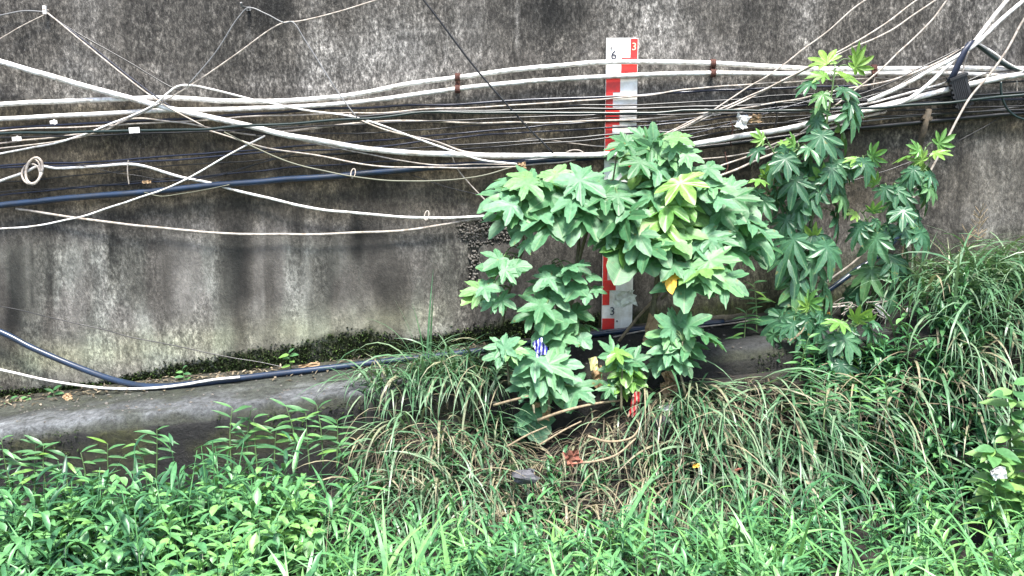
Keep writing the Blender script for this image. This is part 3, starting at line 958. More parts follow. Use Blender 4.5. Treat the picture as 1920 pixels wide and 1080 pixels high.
on_ledge('hose', 'blue hose rising off the ledge behind the tall plants', 'hose', [(1500, 580, .3), (1530, 560, .26), (1570, 533, .18), (1603, 508, .12), (1660, 470, .08), (1700, 420, .06)], 10, 'blue', GL)
on_ledge('cable', 'pale cable lying on the ledge under the tall plants', 'cable', [(1450, 600, .4), (1520, 578, .4), (1570, 575, .42), (1620, 565, .42), (1660, 558, .4)], 4, 'cream', GL)


# coil of spare white cable tied round the dark pair
def loop(cx, cy, rx, ry, d, tilt, w, n=20, a0=0, a1=6.283):
    pts = []
    for k in range(n + 1):
        a = a0 + (a1 - a0) * k / n
        x, y = rx * math.cos(a), ry * math.sin(a)
        pts.append(P(cx + x * math.cos(tilt) - y * math.sin(tilt), cy + x * math.sin(tilt) + y * math.cos(tilt), d + .03 * math.sin(a)))
    return pts


coil = empty('cable_coil', P(62, 322, .1), 'small coil of white cable looped over the dark pair at left', 'cable coil')
for (cx, cy, rx, ry, ti, w) in [(64, 320, 15, 25, .25, 5), (58, 326, 17, 19, .1, 4), (62, 322, 14, 24, .05, 3.5)]:
    mb = MB()
    pts = [p - coil.location for p in loop(cx, cy, rx, ry, .105, ti, w)]
    mb.tube(pts, w * .002, 8)
    mb.build('coil_loop', M['cream'], coil, smooth=True)

# tags, clamps, ties
GT = 'white tags on the cables'
for (px, py, wp, hp, d, lab) in [(253, 244, 19, 10, .225, 'white tag clipped on the dark green cable below the humped white cable'), (33, 260, 17, 7, .16, 'small white tag at the far left below the dark green cable'),
                                 (102, 229, 13, 6, .14, 'small white tag just under the lower conduit at left')]:
    p = P(px, py, d)
    t = empty('cable_tag', p, lab, 'tag', GT)
    s = px_size(d)
    mb = MB()
    R = Matrix.Rotation(-.06, 3, 'Y')
    mb.box((0, -.012, 0), (wp * s, .004, hp * s), R)
    mb.build('plate', M['tagwhite'], t)
    mb = MB()
    pts = [Vector((.0, .018 * math.cos(a), .018 * math.sin(a))) for a in np.linspace(0, 6.283, 13)]
    mb.tube(pts, .0035, 5)
    mb.build('band', M['tagwhite'], t)

GC = 'rusty clamps holding the conduits'
for (px, y0, y1, lab) in [(858, 145, 167, 'rusty clamp holding both conduits left of the gauge'), (1337, 119, 137, 'rusty clamp holding both conduits right of the gauge'), (1638, 129, 137, 'dark clamp on the conduits right of the tall plant')]:
    p = P(px, (y0 + y1) / 2, .05)
    t = empty('pipe_clamp', p, lab, 'clamp', GC)
    for yy in (y0, y1):
        c = P(px, yy, .09) - p
        mb = MB()
        pts = [c + Vector((0, .025 * math.cos(a), .025 * math.sin(a))) for a in np.linspace(0, 6.283, 17)]
        for dx in (-.012, 0, .012):
            mb.tube([q + Vector((dx, 0, 0)) for q in pts], .0075, 6)
        mb.build('ring', M['rust'], t)
    mb = MB()
    mb.box((0, .02, 0), (.03, .012, abs(P(px, y0, .05).z - P(px, y1, .05).z) + .06))
    mb.box((0, .04, 0), (.03, .05, .02))
    mb.tube([Vector((0, .02, 0)), Vector((0, -.03, 0))], .01, 6)
    mb.build('backplate', M['rust'], t)

# nail, hook, ties, string
p = P(90, 20, .0)
t = empty('wall_nail', p, 'white painted nail holding cables at the top left of the wall', 'nail')
mb = MB()
mb.tube([Vector((0, .02, 0)), Vector((0, -.06, .004))], .009, 8)
mb.build('shank', M['cream'], t)
mb = MB()
mb.box((0, -.05, .0), (.022, .018, .058))
mb.build('clip', M['tagwhite'], t)
p = P(467, 14, .0)
t = empty('wall_hook', p, 'small metal hook carrying the thin grey cable at the top', 'hook')
mb = MB()
mb.tube([Vector((0, .02, -.01)), Vector((0, -.19, -.012)), Vector((0, -.21, .01))], .008, 8)
mb.build('shank', M['grey'], t)
mb = MB()
mb.box((0, -.012, -.01), (.03, .006, .03))
mb.build('plate', M['grey'], t)
for (px, y0, y1, d, lab, m_) in [(241, 300, 345, .1, 'frayed white tie hanging from the white cable near the left', 'cream'), (1372, 226, 275, .1, 'dark string hanging below the dry leaf', 'rust'), (1362, 285, 325, .12, 'brown string hanging beside the shrub', 'rust'),
                                 (1456, 192, 238, .12, 'thin dark string hanging left of the tall plant', 'black'), (1640, 130, 165, .1, 'pale string end hanging under the clamp', 'cream'), (1905, 150, 172, .1, 'short pale string hanging at the right edge', 'cream')]:
    mb = MB()
    W = catmull([P(px + random.uniform(-3, 3), y0 + (y1 - y0) * k / 3, d) for k in range(4)], 4)
    mb.tube(W, .0045, 5)
    tag(mb.build('string', M[m_], None, origin=tuple(W[0])), lab, 'string', 'strings hanging from the cables')
for (px, py, d, lab) in [(662, 325, .15, 'small white wire tie around the blue pipe'), (800, 404, .1, 'small white wire tie on the sagging thick white cable')]:
    mb = MB()
    mb.tube(loop(px, py, 4, 9, d, .2, 3), .004, 5)
    tag(mb.build('wire_tie', M['cream'], None, smooth=True), lab, 'tie', 'wire ties')
# white bit of card on the cables beside the tall plant
mb = MB()
mb.box((0, 0, 0), (.05, .004, .034))
tag(mb.build('cable_tag', M['tagwhite'], None, origin=None), 'white tag beside the top of the tall plant', 'tag', GT).location = P(1549, 196, .26)

# rusty iron stub holding the thick cables
st = empty('iron_bracket', P(1733, 245, .0), 'rusty iron stub standing out of the wall under the right cables', 'bracket')
mb = MB()
a, b_ = P(1742, 205, .12) - st.location, P(1722, 282, .02) - st.location
mb.tube([a, a.lerp(b_, .5), b_, b_ + Vector((-.01, .05, -.02))], [.022, .026, .022, .02], 8)
mb.build('rod', M['stub'], st, smooth=True)
mb = MB()
mb.box(a.lerp(b_, .2), (.07, .03, .03), Matrix.Rotation(.25, 3, 'Y'))
mb.build('collar', M['stub'], st)

# splice closure box on its strap
bx = empty('splice_closure', P(1801, 172, .16), 'black ribbed plastic splice box hanging askew on the cables', 'junction box')
bx.scale = (.8, .8, .85)
bx.rotation_euler = (math.radians(6), math.radians(-20), math.radians(-6))
s = px_size(.16)
mb = MB()
mb.box((0, 0, 0), (36 * s, .09, 66 * s))
mb.build('body', M['box'], bx)
for k in range(7):
    mb = MB()
    mb.box(((-12 + 4 * k) * s, -.0485, -.006), (2.2 * s, .007, 58 * s))
    mb.build('rib', M['box'], bx)
for k in range(6):
    mb = MB()
    mb.box((-19.5 * s, -.02, (-26 + 10.5 * k) * s), (5 * s, .05, 5 * s))
    mb.build('latch', M['box'], bx)
mb = MB()
mb.box((0, -.01, 34.2 * s), (40 * s, .1, 5 * s))
mb.build('cap', M['box'], bx)
mb = MB()
W = catmull([P(1822, 76, .2), P(1812, 90, .225), P(1798, 118, .22), P(1787, 142, .2), P(1780, 152, .17)], 5)
for i in range(len(W) - 1):
    pass
vsx, fsx = [], []
for i, q in enumerate(W):
    sd_ = Vector((.028, 0, .012))
    for o_ in (Vector((0, -.004, 0)), Vector((0, .004, 0))):
        vsx += [q - sd_ + o_, q + sd_ + o_]
for i in range(len(W) - 1):
    a0 = i * 4
    b0 = a0 + 4
    fsx += [(a0, a0 + 1, b0 + 1, b0), (a0 + 2, b0 + 2, b0 + 3, a0 + 3), (a0, b0, b0 + 2, a0 + 2), (a0 + 1, a0 + 3, b0 + 3, b0 + 1)]
mb.add(vsx, fsx)
tag(mb.build('strap', M['strap'], None, smooth=True), 'dark strap gathering the white cables above the splice box', 'strap')


# ------------------------------------------------------------------ leaves
def palmate(lobes, r0, seed, droop=.25, crease=.10, per=7, jag=.05, power=.85, notch=.5):
    """Lobed leaf: base at the origin, tip along +Y, length 1, normal +Z."""
    r_ = random.Random(seed)
    ang = set()
    lobes = [(a + r_.uniform(-.06, .06), L * r_.uniform(.92, 1.06), w) for a, L, w in lobes]
    for a, L, w in lobes:
        ang.add(round(a, 4))
        for k in range(1, per):
            for sgn in (-1, 1):
                q = a + sgn * w * k / (per - 1)
                if -math.pi < q < math.pi:
                    ang.add(round(q, 4))
    ang |= {-3.1, 3.1, -2.7, 2.7}
    ang = sorted(ang)
    keep = [ang[0]]
    for q in ang[1:]:
        if q - keep[-1] > .05 or any(abs(q - round(a, 4)) < 1e-6 for a, _, _ in lobes):
            keep.append(q)
    ang = keep

    def rad(q):
        base = r0 * (1 - notch * math.exp(-((abs(q) - math.pi) / .45) ** 2))
        best, dd = base, 1.0
        for a, L, w in lobes:
            e = abs(q - a) / w
            if e < 1:
                v = base + (L - base) * (1 - e) ** power
                if v > best:
                    best = v
            dd = min(dd, e)
        return best, min(dd, 1)
    ring = []
    for q in ang:
        r, dd = rad(q)
        if dd > .05:
            r *= 1 + r_.uniform(-jag, jag)
        ring.append((q, r, dd))
    rb = rad(math.pi)[0]
    Ltot = rb + max(L for a, L, w in lobes if abs(a) < .3)
    vs_, fs = [(0, 0, 0)], []
    at_ = [(0, 0)]
    n = len(ring)
    for fr in (.5, 1.0):
        for q, r, dd in ring:
            rr = r * fr
            z = crease * (dd ** .8) * fr - droop * (rr ** 2) + r_.uniform(-.012, .012)
            vs_.append((math.sin(q) * rr, math.cos(q) * rr, z))
            at_.append((dd * fr, fr))
    for i in range(n - 1):
        fs.append((0, 1 + i + 1, 1 + i))
        fs.append((1 + i, 1 + i + 1, 1 + n + i + 1, 1 + n + i))
    fs.append((0, 1, n))
    fs.append((n, 1, 1 + n, n + n))
    k = 1.0 / Ltot
    vs_ = [(x * k, (y + rb) * k, z * k) for x, y, z in vs_]
    return vs_, fs, at_


def simple_leaf(width, seed, droop=.25, fold=.12, segs=5, peak=.4):
    r_ = random.Random(seed)
    vs_, fs = [], []
    for i in range(segs + 1):
        s_ = i / segs
        w = width * (math.sin(math.pi * s_ ** (math.log(.5) / math.log(peak))) ** .85 if 0 < s_ < 1 else 0.02)
        z = -droop * s_ ** 2
        b = r_.uniform(-.01, .01)
        vs_ += [(-w + b, s_, z + fold * w * 2), (b, s_, z), (w + b, s_, z + fold * w * 2)]
    for i in range(segs):
        a = i * 3
        fs += [(a, a + 1, a + 4, a + 3), (a + 1, a + 2, a + 5, a + 4)]
    return vs_, fs


def leaf_mesh(name, vf, mat):
    me = bpy.data.meshes.new(name)
    me.from_pydata(vf[0], [], vf[1])
    me.materials.append(M[mat])
    if len(vf) > 2:
        for k, nm in enumerate(('across', 'along')):
            a = me.attributes.new(nm, 'FLOAT', 'POINT')
            a.data.foreach_set('value', [q[k] for q in vf[2]])
    me.polygons.foreach_set('use_smooth', [True] * len(me.polygons))
    me.update()
    return me


L5 = [(0, 1.0, .50), (.90, .90, .38), (-.90, .90, .38), (1.75, .76, .40), (-1.75, .76, .40)]
L3 = [(0, 1.0, .62), (1.1, .84, .46), (-1.1, .84, .46), (2.05, .66, .40), (-2.05, .66, .40)]
L7 = [(0, .95, .34), (.62, .82, .32), (-.62, .82, .32), (1.25, .62, .34), (-1.25, .62, .34), (2.0, .36, .4), (-2.0, .36, .4)]
LH = [(0, .84, .8), (1.3, .58, .6), (-1.3, .58, .6)]
MULB = [leaf_mesh('mulberry_leaf', palmate(L5 if k % 2 else L3, .40 + .02 * (k % 3), 100 + k, .08 + .05 * k, .06, power=1.0, jag=.10), 'mulberry') for k in range(6)]
HEART = [leaf_mesh('heart_leaf', palmate(LH, .44, 160 + k, .25, .07), 'mulberry') for k in range(2)]
YOUNG = [leaf_mesh('young_leaf', palmate(L5 if k else L3, .38, 140 + k, .2, .10), 'young') for k in range(2)]
HIB = [leaf_mesh('deep_cut_leaf', palmate(L7, .26, 200 + k, .28 + .06 * k, .06, per=6, power=.62), 'hibiscus') for k in range(5)]
HIBY = [leaf_mesh('deep_cut_young_leaf', palmate(L7, .22, 230 + k, .15, .08, per=6, power=.62), 'young') for k in range(2)]
LANCE = [leaf_mesh('lance_leaf', simple_leaf(.075 + .015 * k, 260 + k, .2 + .15 * k), 'weedleaf') for k in range(3)]
OVATE = [leaf_mesh('ovate_leaf', simple_leaf(.22, 280 + k, .25, .1), 'weedleaf') for k in range(2)]
OVATEY = [leaf_mesh('ovate_young_leaf', simple_leaf(.20, 290 + k, .2, .1), 'young') for k in range(2)]
YELLOW = [leaf_mesh('yellow_leaf', palmate(LH, .44, 170, .5, .1), 'yellowleaf')]
DRY = [leaf_mesh('dry_leaf', palmate(L3, .40, 180 + k, .9, .35), 'dry') for k in range(2)]


def orient(y, z):
    y = y.normalized()
    x = y.cross(z)
    if x.length < 1e-4:
        x = y.orthogonal()
    x.normalize()
    z = x.cross(y)
    m = Matrix.Identity(4)
    m.col[0][:3] = x
    m.col[1][:3] = y
    m.col[2][:3] = z
    return m


def put_leaf(parent, mesh, base, tip, nrm, size, name='leaf'):
    o = bpy.data.objects.new(name, mesh)
    m = orient(tip, nrm)
    m = Matrix.Translation(base - parent.location) @ m @ Matrix.Diagonal((size * random.uniform(.95, 1.25), size, size, 1))
    o.matrix_basis = m
    return link(o, parent)


def img_leaf(parent, mesh, px, py, d, size, ang, nrm=None, fwd=.75, name='leaf'):
    """A leaf whose middle shows at (px, py); ang = picture direction of its tip, 0 right, 90 down."""
    a = math.radians(ang)
    tip = Vector((math.cos(a), -fwd * max(.15, .35 + .65 * math.sin(a)), -math.sin(a) * .55)).normalized()
    n = nrm or Vector((random.gauss(0, .3) + .25 * math.cos(a), -.66 + random.gauss(0, .34), .85))
    sz = size * px_size(d)
    c = P(px, py, d)
    base = c - tip * sz * .45
    put_leaf(parent, mesh, base, tip, n, sz, name)
    return base


def in_poly(x, y, poly):
    c = False
    j = len(poly) - 1
    for i in range(len(poly)):
        xi, yi = poly[i]
        xj, yj = poly[j]
        if (yi > y) != (yj > y) and x < (xj - xi) * (y - yi) / (yj - yi) + xi:
            c = not c
        j = i
    return c


def scatter(poly, n, mind, tries=6000):
    out = []
    xs = [p[0] for p in poly]
    ys = [p[1] for p in poly]
    for _ in range(tries):
        if len(out) >= n:
            break
        x, y = random.uniform(min(xs), max(xs)), random.uniform(min(ys), max(ys))
        if in_poly(x, y, poly) and all((x - a) ** 2 + (y - b) ** 2 > mind * mind for a, b in out):
            out.append((x, y))
    return out


def nearest_on(stems, p):
    best, bd = None, 1e9
    for W in stems:
        for q in W:
            dd = (q - p).length + max(0, q.z - p.z) * .8
            if dd < bd:
                bd, best = dd, q
    return best


def stem(parent, pts, r0, r1, mat, name='stem'):
    W = catmull([P(*p) for p in pts], 6)
    n = len(W)
    mb = MB()
    mb.tube([w - parent.location for w in W], [r0 + (r1 - r0) * i / (n - 1) for i in range(n)], 7)
    mb.build(name, M[mat], parent, smooth=True)
    return W


def petioles(parent, bases, stems, mat, r=.0045):
    mb = MB()
    for b in bases:
        q = nearest_on(stems, b)
        if (q - b).length < .02:
            continue
        mid = q.lerp(b, .5) + Vector((0, 0, .02 + .06 * (q - b).length))
        mb.tube(catmull([q - parent.location, mid - parent.location, b - parent.location], 3), r, 5)
    if mb.v:
        o = mb.build('petioles', M[mat], parent, smooth=True)
        o['kind'] = 'stuff'


# --- shrub left of the gauge
sh = empty('mulberry_shrub', P(1050, 652, .55), 'leafy shrub with broad lobed leaves left of the gauge', 'shrub')
S = [stem(sh, [(1058, 655, .55), (1066, 600, .55), (1078, 520, .55), (1084, 440, .6), (1062, 385, .65)], .022, .009, 'bark'),
     stem(sh, [(1078, 530, .55), (1090, 470, .6), (1112, 400, .65), (1120, 360, .7)], .014, .007, 'bark'),
     stem(sh, [(940, 610, .5), (950, 560, .5), (968, 500, .55), (982, 460, .6), (975, 400, .65), (980, 360, .7)], .016, .006, 'bark'),
     stem(sh, [(978, 475, .58), (968, 450, .6), (962, 425, .6)], .009, .005, 'bark'),
     stem(sh, [(1062, 620, .55), (1045, 580, .62), (1040, 530, .65), (1035, 490, .65)], .011, .005, 'bark')]
B = []
explicit = [  # px, py, size, tip angle
 (972, 340, 78, 150), (1000, 352, 70, 60), (948, 352, 60, 170), (1040, 345, 80, 20), (1075, 338, 82, 200), (1105, 345, 85, 10), (1130, 352, 80, 20), (1062, 365, 85, 90), (1018, 375, 85, 130),
 (942, 385, 75, 165), (968, 402, 75, 120), (1000, 408, 90, 140), (1042, 412, 105, 100), (1075, 420, 95, 70), (1108, 412, 100, 80), (1090, 382, 90, 60), (1130, 395, 90, 50), (1145, 428, 80, 70), (1122, 440, 75, 110),
 (1020, 438, 80, 110), (975, 438, 60, 120), (990, 462, 45, 100), (1012, 395, 80, 160), (950, 372, 70, 180), (1150, 372, 85, 30), (925, 395, 50, 170)]
for (x, y, s_, a_) in explicit:
    dd = .75 + .16 * random.random() + .0012 * (y - 340)
    B.append(img_leaf(sh, random.choice(MULB), x, y, dd, s_ * .84, a_ + random.uniform(-25, 25)))
for (x, y) in scatter([(930, 335), (1130, 330), (1165, 420), (1140, 465), (1010, 450), (925, 410)], 18, 30):
    if y > 425 or 1120 < x < 1190:
        continue
    B.append(img_leaf(sh, random.choice(MULB), x, y, .62 + .1 * random.random(), random.uniform(48, 76), math.degrees(math.atan2(y - 330, x - 1050)) + random.uniform(-30, 30)))
low = [(925, 492, 55, 150), (945, 500, 52, 60), (915, 502, 45, 190), (960, 505, 50, 10), (945, 520, 40, 110), (975, 500, 45, -20), (890, 545, 58, 170), (905, 555, 50, 100), (920, 540, 50, 20), (880, 560, 45, 150), (930, 572, 45, 110), (950, 566, 45, 40), (918, 572, 40, 160),
       (1010, 492, 55, 170), (1035, 488, 58, 100), (1060, 495, 58, 30), (1030, 515, 55, 120), (1080, 498, 55, 0), (1010, 540, 60, 170), (1045, 535, 62, 70), (1020, 528, 50, 110), (1078, 520, 55, 60), (1100, 505, 52, 20), (1095, 530, 55, 50), (1075, 545, 55, 120),
       (1000, 575, 66, 150), (1030, 575, 70, 90), (1050, 562, 60, 40), (1022, 602, 60, 110), (985, 592, 55, 160), (1090, 590, 55, 30), (1110, 610, 58, 20), (1068, 588, 66, 80), (1050, 600, 60, 130), (1022, 625, 72, 160), (1060, 625, 78, 100), (1088, 628, 70, 40), (1102, 640, 56, 60), (1045, 645, 66, 110), (1070, 605, 60, 60),
       (1130, 545, 45, 40), (1120, 520, 45, 20), (1105, 560, 40, 80)]
for (x, y, s_, a_) in low:
    if x > 985 and random.random() < .24:
        continue
    if x > 1098 and y > 495:
        s_ *= .7
        x -= 6
    m_ = random.choice(MULB + HEART)
    B.append(img_leaf(sh, m_, x, y, .86 + .22 * random.random(), s_ * .92, a_ + random.uniform(-25, 25)))
petioles(sh, B, S, 'stem_green')

# --- shrub in front of the gauge, big dome of leaves
sb = empty('mulberry_shrub', P(1235, 655, .5), 'large shrub with a dome of pale green leaves covering the middle of the gauge', 'shrub')
S = [stem(sb, [(1225, 655, .5), (1222, 600, .5), (1232, 520, .52), (1228, 430, .58), (1222, 340, .62), (1226, 268, .66)], .026, .008, 'bark'),
     stem(sb, [(1230, 540, .52), (1270, 480, .58), (1330, 430, .66), (1390, 440, .7)], .015, .006, 'bark'),
     stem(sb, [(1226, 440, .58), (1180, 410, .64), (1150, 360, .7), (1155, 300, .7)], .013, .005, 'bark'),
     stem(sb, [(1226, 400, .6), (1290, 350, .68), (1340, 330, .72)], .012, .005, 'bark'),
     stem(sb, [(1240, 560, .52), (1275, 530, .62), (1320, 515, .75), (1350, 520, .8)], .011, .005, 'bark'),
     stem(sb, [(1160, 640, .42), (1200, 590, .4), (1240, 545, .4), (1262, 500, .45)], .012, .008, 'twig', 'dead_stem')]
B = []
dome = [(1225, 250), (1290, 265), (1345, 320), (1400, 370), (1445, 470), (1400, 490), (1330, 470), (1290, 480), (1230, 492), (1160, 475), (1130, 430), (1150, 350), (1130, 300), (1155, 262)]
for (x, y) in scatter(dome, 88, 20):
    if 1120 < x < 1185 and 285 < y < 345:
        continue
    a_ = math.degrees(math.atan2(y - 235, (x - 1225) * .8)) + random.uniform(-28, 28)
    f = max(0, 1 - ((x - 1250) / 210) ** 2)
    dd = .62 + .38 * f * min(1, (y - 230) / 200) + random.uniform(-.18, .14)
    big = 42 + 24 * min(1, (y - 250) / 170)
    pool = MULB
    r_ = random.random()
    if r_ < .12 and y > 270:
        pool = YOUNG
    B.append(img_leaf(sb, random.choice(pool), x, y, dd, big * random.uniform(.85, 1.15), a_))
for (x, y) in scatter(dome, 12, 40):
    a_ = math.degrees(math.atan2(y - 235, (x - 1225))) + random.uniform(-40, 40)
    B.append(img_leaf(sb, random.choice(MULB), x, y, .5 + random.uniform(-.06, .06), random.uniform(48, 70), a_))
for (x, y, s_, a_, m_) in [(1282, 548, 96, 100, MULB), (1318, 512, 92, 40, MULB), (1352, 522, 95, 25, MULB), (1300, 510, 80, 150, MULB), (1340, 500, 70, 70, MULB), (1372, 530, 70, 30, MULB), (1255, 505, 60, 130, MULB), (1170, 490, 100, 110, HEART), (1215, 480, 85, 80, HEART),
                           (1240, 480, 85, 60, MULB), (1195, 455, 85, 100, MULB), (1270, 450, 95, 80, MULB), (1330, 460, 85, 70, MULB), (1250, 400, 80, 100, YOUNG), (1285, 355, 70, 70, YOUNG), (1225, 420, 75, 130, YOUNG), (1258, 525, 45, 100, YELLOW)]:
    B.append(img_leaf(sb, random.choice(m_), x, y, 1.0 if y < 495 else 1.12, s_ * .95, a_))
for (x, y, a_) in [(1225, 262, -90), (1208, 268, -130), (1245, 268, -50), (1225, 285, 60), (1195, 290, 160), (1265, 290, 20)]:
    B.append(img_leaf(sb, random.choice(MULB), x, y, .72, 58, a_, fwd=.35))
petioles(sb, B, S, 'stem_green')


# --- low seedlings in front
def seedling(label, root, stem_pts, leaves, mats, name='mulberry_seedling', group='young mulberry plants on the bank', d0=1.15, sc=1.0):
    t = empty(name, P(*root), label, 'plant', group)
    W = stem(t, [(q[0], q[1], q[2] + .22) for q in [root] + stem_pts], .010, .004, 'bark')
    Bq = []
    for (x, y, s_, a_) in leaves:
        Bq.append(img_leaf(t, random.choice(mats), x, y, d0 + random.uniform(-.06, .06), s_ * .95 * sc, a_ + random.uniform(-25, 25)))
    petioles(t, Bq, [W], 'stem_green', .004)
    return t


seedling('young plant with large pale lobed leaves below the blue striped scrap', (1030, 770, .95), [(1028, 740, .95), (1030, 705, .97)],
         [(990, 680, 70, 170), (1045, 690, 74, 20), (1015, 708, 80, 110), (1062, 682, 64, 10), (992, 712, 66, 160), (1040, 722, 84, 80), (1005, 732, 64, 140), (972, 726, 52, 170), (1062, 708, 60, 40), (1020, 690, 60, 90), (1090, 735, 70, 50), (1075, 745, 58, 100), (1028, 745, 56, 110)], MULB)
seedling('bright yellow green low plant left of the red wrapper', (1165, 770, .95), [(1165, 730, .95), (1167, 690, .97)],
         [(1150, 668, 46, 150), (1170, 662, 48, -60), (1185, 680, 50, 20), (1165, 690, 52, 90), (1145, 690, 46, 160), (1190, 695, 44, 40), (1175, 705, 48, 70), (1155, 715, 44, 130), (1135, 728, 40, 160), (1150, 738, 42, 110), (1168, 735, 42, 60), (1200, 672, 44, -20), (1195, 715, 44, 40), (1140, 655, 50, -110), (1180, 722, 38, 80)], MULB + YOUNG + YOUNG)
seedling('young plant with sharp pointed lobes right of the gauge foot', (1285, 740, .95), [(1275, 690, .95), (1280, 640, .97)],
         [(1250, 605, 66, -140), (1275, 600, 62, -70), (1303, 602, 70, -40), (1240, 625, 62, 175), (1290, 625, 66, 60), (1265, 640, 70, 110), (1330, 632, 74, 10), (1240, 655, 70, 160), (1300, 655, 80, 30), (1275, 668, 82, 90), (1255, 680, 66, 130), (1225, 645, 50, 180), (1345, 640, 56, 20), (1288, 685, 56, 70), (1232, 690, 50, 130)], MULB, sc=.86)
seedling('small seedling with fine lobed leaves left of the blue striped scrap', (955, 720, .9), [(952, 690, .9), (950, 665, .92)],
         [(930, 650, 46, 190), (955, 645, 46, -60), (970, 655, 46, 10), (940, 668, 48, 120), (962, 675, 48, 70), (985, 662, 40, 10), (925, 668, 40, 170)], MULB)
t = seedling('limp greyish leaves hanging over the dry bank', (1000, 760, 1.05), [(1002, 775, 1.1)],
             [(990, 780, 50, 150), (1005, 800, 70, 95), (985, 795, 46, 110), (1000, 770, 44, 60)], HEART, d0=1.12)


# --- tall plants at right with deep cut leaves
def tall(label, name, root, main, branches, n_main, size, dmain, young_at):
    t = empty(name, P(*root), label, 'plant', 'tall plants with deep cut leaves')
    St = [stem(t, [root] + main, .017, .005, 'stem_green')]
    for br in branches:
        St.append(stem(t, br[0], .009, .004, 'stem_green', 'branch'))
    Bq = []

    def along(W, n, s0, s1, t0, t1, side0=1):
        for k in range(n):
            u = t0 + (t1 - t0) * k / max(1, n - 1)
            q = W[min(len(W) - 1, int(u * (len(W) - 1)))]
            sz = (s0 + (s1 - s0) * u) * random.uniform(.8, 1.15)
            az = side0 * (1 if k % 2 else -1) * random.uniform(.3, 1.5) + random.gauss(0, .25)
            front = random.random() < .8
            h = Vector((math.sin(az), -math.cos(az) if front else math.cos(az) * .7, 0))
            pet = sz * random.uniform(.25, .8) * px_size(.5)
            base = q + h * pet + Vector((0, 0, pet * .25))
            topness = max(0, (u - .8) / .2)
            tip = h * (.55 + .5 * topness) + Vector((0, 0, -.95 + 1.6 * topness + random.gauss(0, .18)))
            nr = h * .9 + Vector((0, -.35, .55))
            ms = HIBY if topness > .45 else HIB
            put_leaf(t, random.choice(ms), base, tip, nr, sz * px_size(.5))
            Bq.append(base)
    along(St[0], n_main, size, size * .55, .12, 1.0)
    for W, br in zip(St[1:], branches):
        along(W, br[1], size * .72, size * .45, .25, 1.0)
    petioles(t, Bq, St, 'stem_green', .0035)
    return t


tall('tallest plant with deep cut leaves and lime tip right of the shrubs', 'tall_plant', (1478, 640, .45), [(1490, 580, .45), (1502, 500, .46), (1520, 420, .48), (1537, 330, .5), (1548, 240, .52), (1560, 170, .52), (1566, 122, .52)],
     [([(1512, 450, .47), (1470, 390, .5), (1440, 360, .52), (1422, 335, .54)], 8), ([(1528, 370, .49), (1490, 325, .52), (1460, 300, .54), (1440, 266, .55)], 11), ([(1535, 335, .5), (1570, 310, .52), (1600, 305, .54), (1615, 300, .55)], 8),
      ([(1522, 410, .48), (1540, 370, .52), (1550, 340, .54)], 7), ([(1535, 340, .5), (1505, 290, .55), (1495, 275, .56)], 7), ([(1505, 490, .46), (1525, 460, .5), (1535, 450, .52)], 5)], 40, 80, .5, .8)
tall('shorter leaning plant with deep cut leaves nearer the right edge', 'tall_plant', (1625, 600, .45), [(1640, 540, .45), (1664, 470, .47), (1692, 405, .5), (1710, 360, .5), (1722, 310, .5), (1736, 276, .5)],
     [([(1668, 465, .47), (1648, 440, .5), (1630, 420, .52), (1618, 400, .54)], 8), ([(1690, 385, .5), (1715, 345, .52), (1742, 305, .54)], 5), ([(1660, 450, .48), (1690, 430, .55), (1712, 415, .58)], 5), ([(1700, 360, .5), (1672, 352, .52), (1650, 350, .54)], 5)], 26, 68, .5, .8)
tall('low drooping plant with deep cut leaves over the ledge', 'tall_plant', (1575, 690, .9), [(1570, 650, .9), (1572, 620, .92), (1590, 600, .95)],
     [([(1572, 640, .92), (1600, 615, .95), (1625, 600, .98)], 7)], 10, 66, .9, .8)
tall('small dark plant with deep cut leaves at the left end of the tall plants', 'tall_plant', (1490, 660, .8), [(1484, 630, .8), (1488, 600, .8), (1500, 570, .8)],
     [([(1486, 620, .8), (1510, 590, .82), (1525, 580, .84)], 5)], 8, 60, .9, .8)

# bare reddish stem by the wall
mb = MB()
W = catmull([P(1692, 530, .2), P(1690, 490, .2), P(1694, 455, .2), (P(1690, 420, .22))], 5)
mb.tube(W, [.008] * len(W), 6)
tag(mb.build('withered_plant', M['twig'], None, smooth=True), 'bare brown stem standing by the wall right of the tall plants', 'stem', 'dead stems on the bank')

# --- bright bushy plant at the right edge
rb = empty('leafy_weed', P(1890, 960, 2.1), 'bright green broad leaved bush at the lower right edge', 'plant')
S = [stem(rb, [(1895, 960, 2.1), (1892, 880, 2.1), (1895, 800, 2.1), (1900, 720, 2.1)], .009, .004, 'stem_green'),
     stem(rb, [(1925, 970, 2.1), (1930, 880, 2.12), (1935, 790, 2.12)], .009, .004, 'stem_green'),
     stem(rb, [(1870, 960, 2.15), (1862, 900, 2.15), (1866, 830, 2.18)], .008, .004, 'stem_green')]
for W in S:
    for k in range(34):
        q = W[int((.1 + .9 * k / 33) * (len(W) - 1))]
        az = (k % 2) * math.pi + (k // 2) * 1.4 + random.gauss(0, .3)
        h = Vector((math.cos(az), math.sin(az), 0))
        if h.y > .3:
            h.y *= -.6
        put_leaf(rb, random.choice(OVATE + OVATEY + OVATEY), q, h + Vector((0, 0, .15 + random.gauss(0, .2))), Vector((0, -.5, 1)), random.uniform(36, 58) * px_size(2.1))


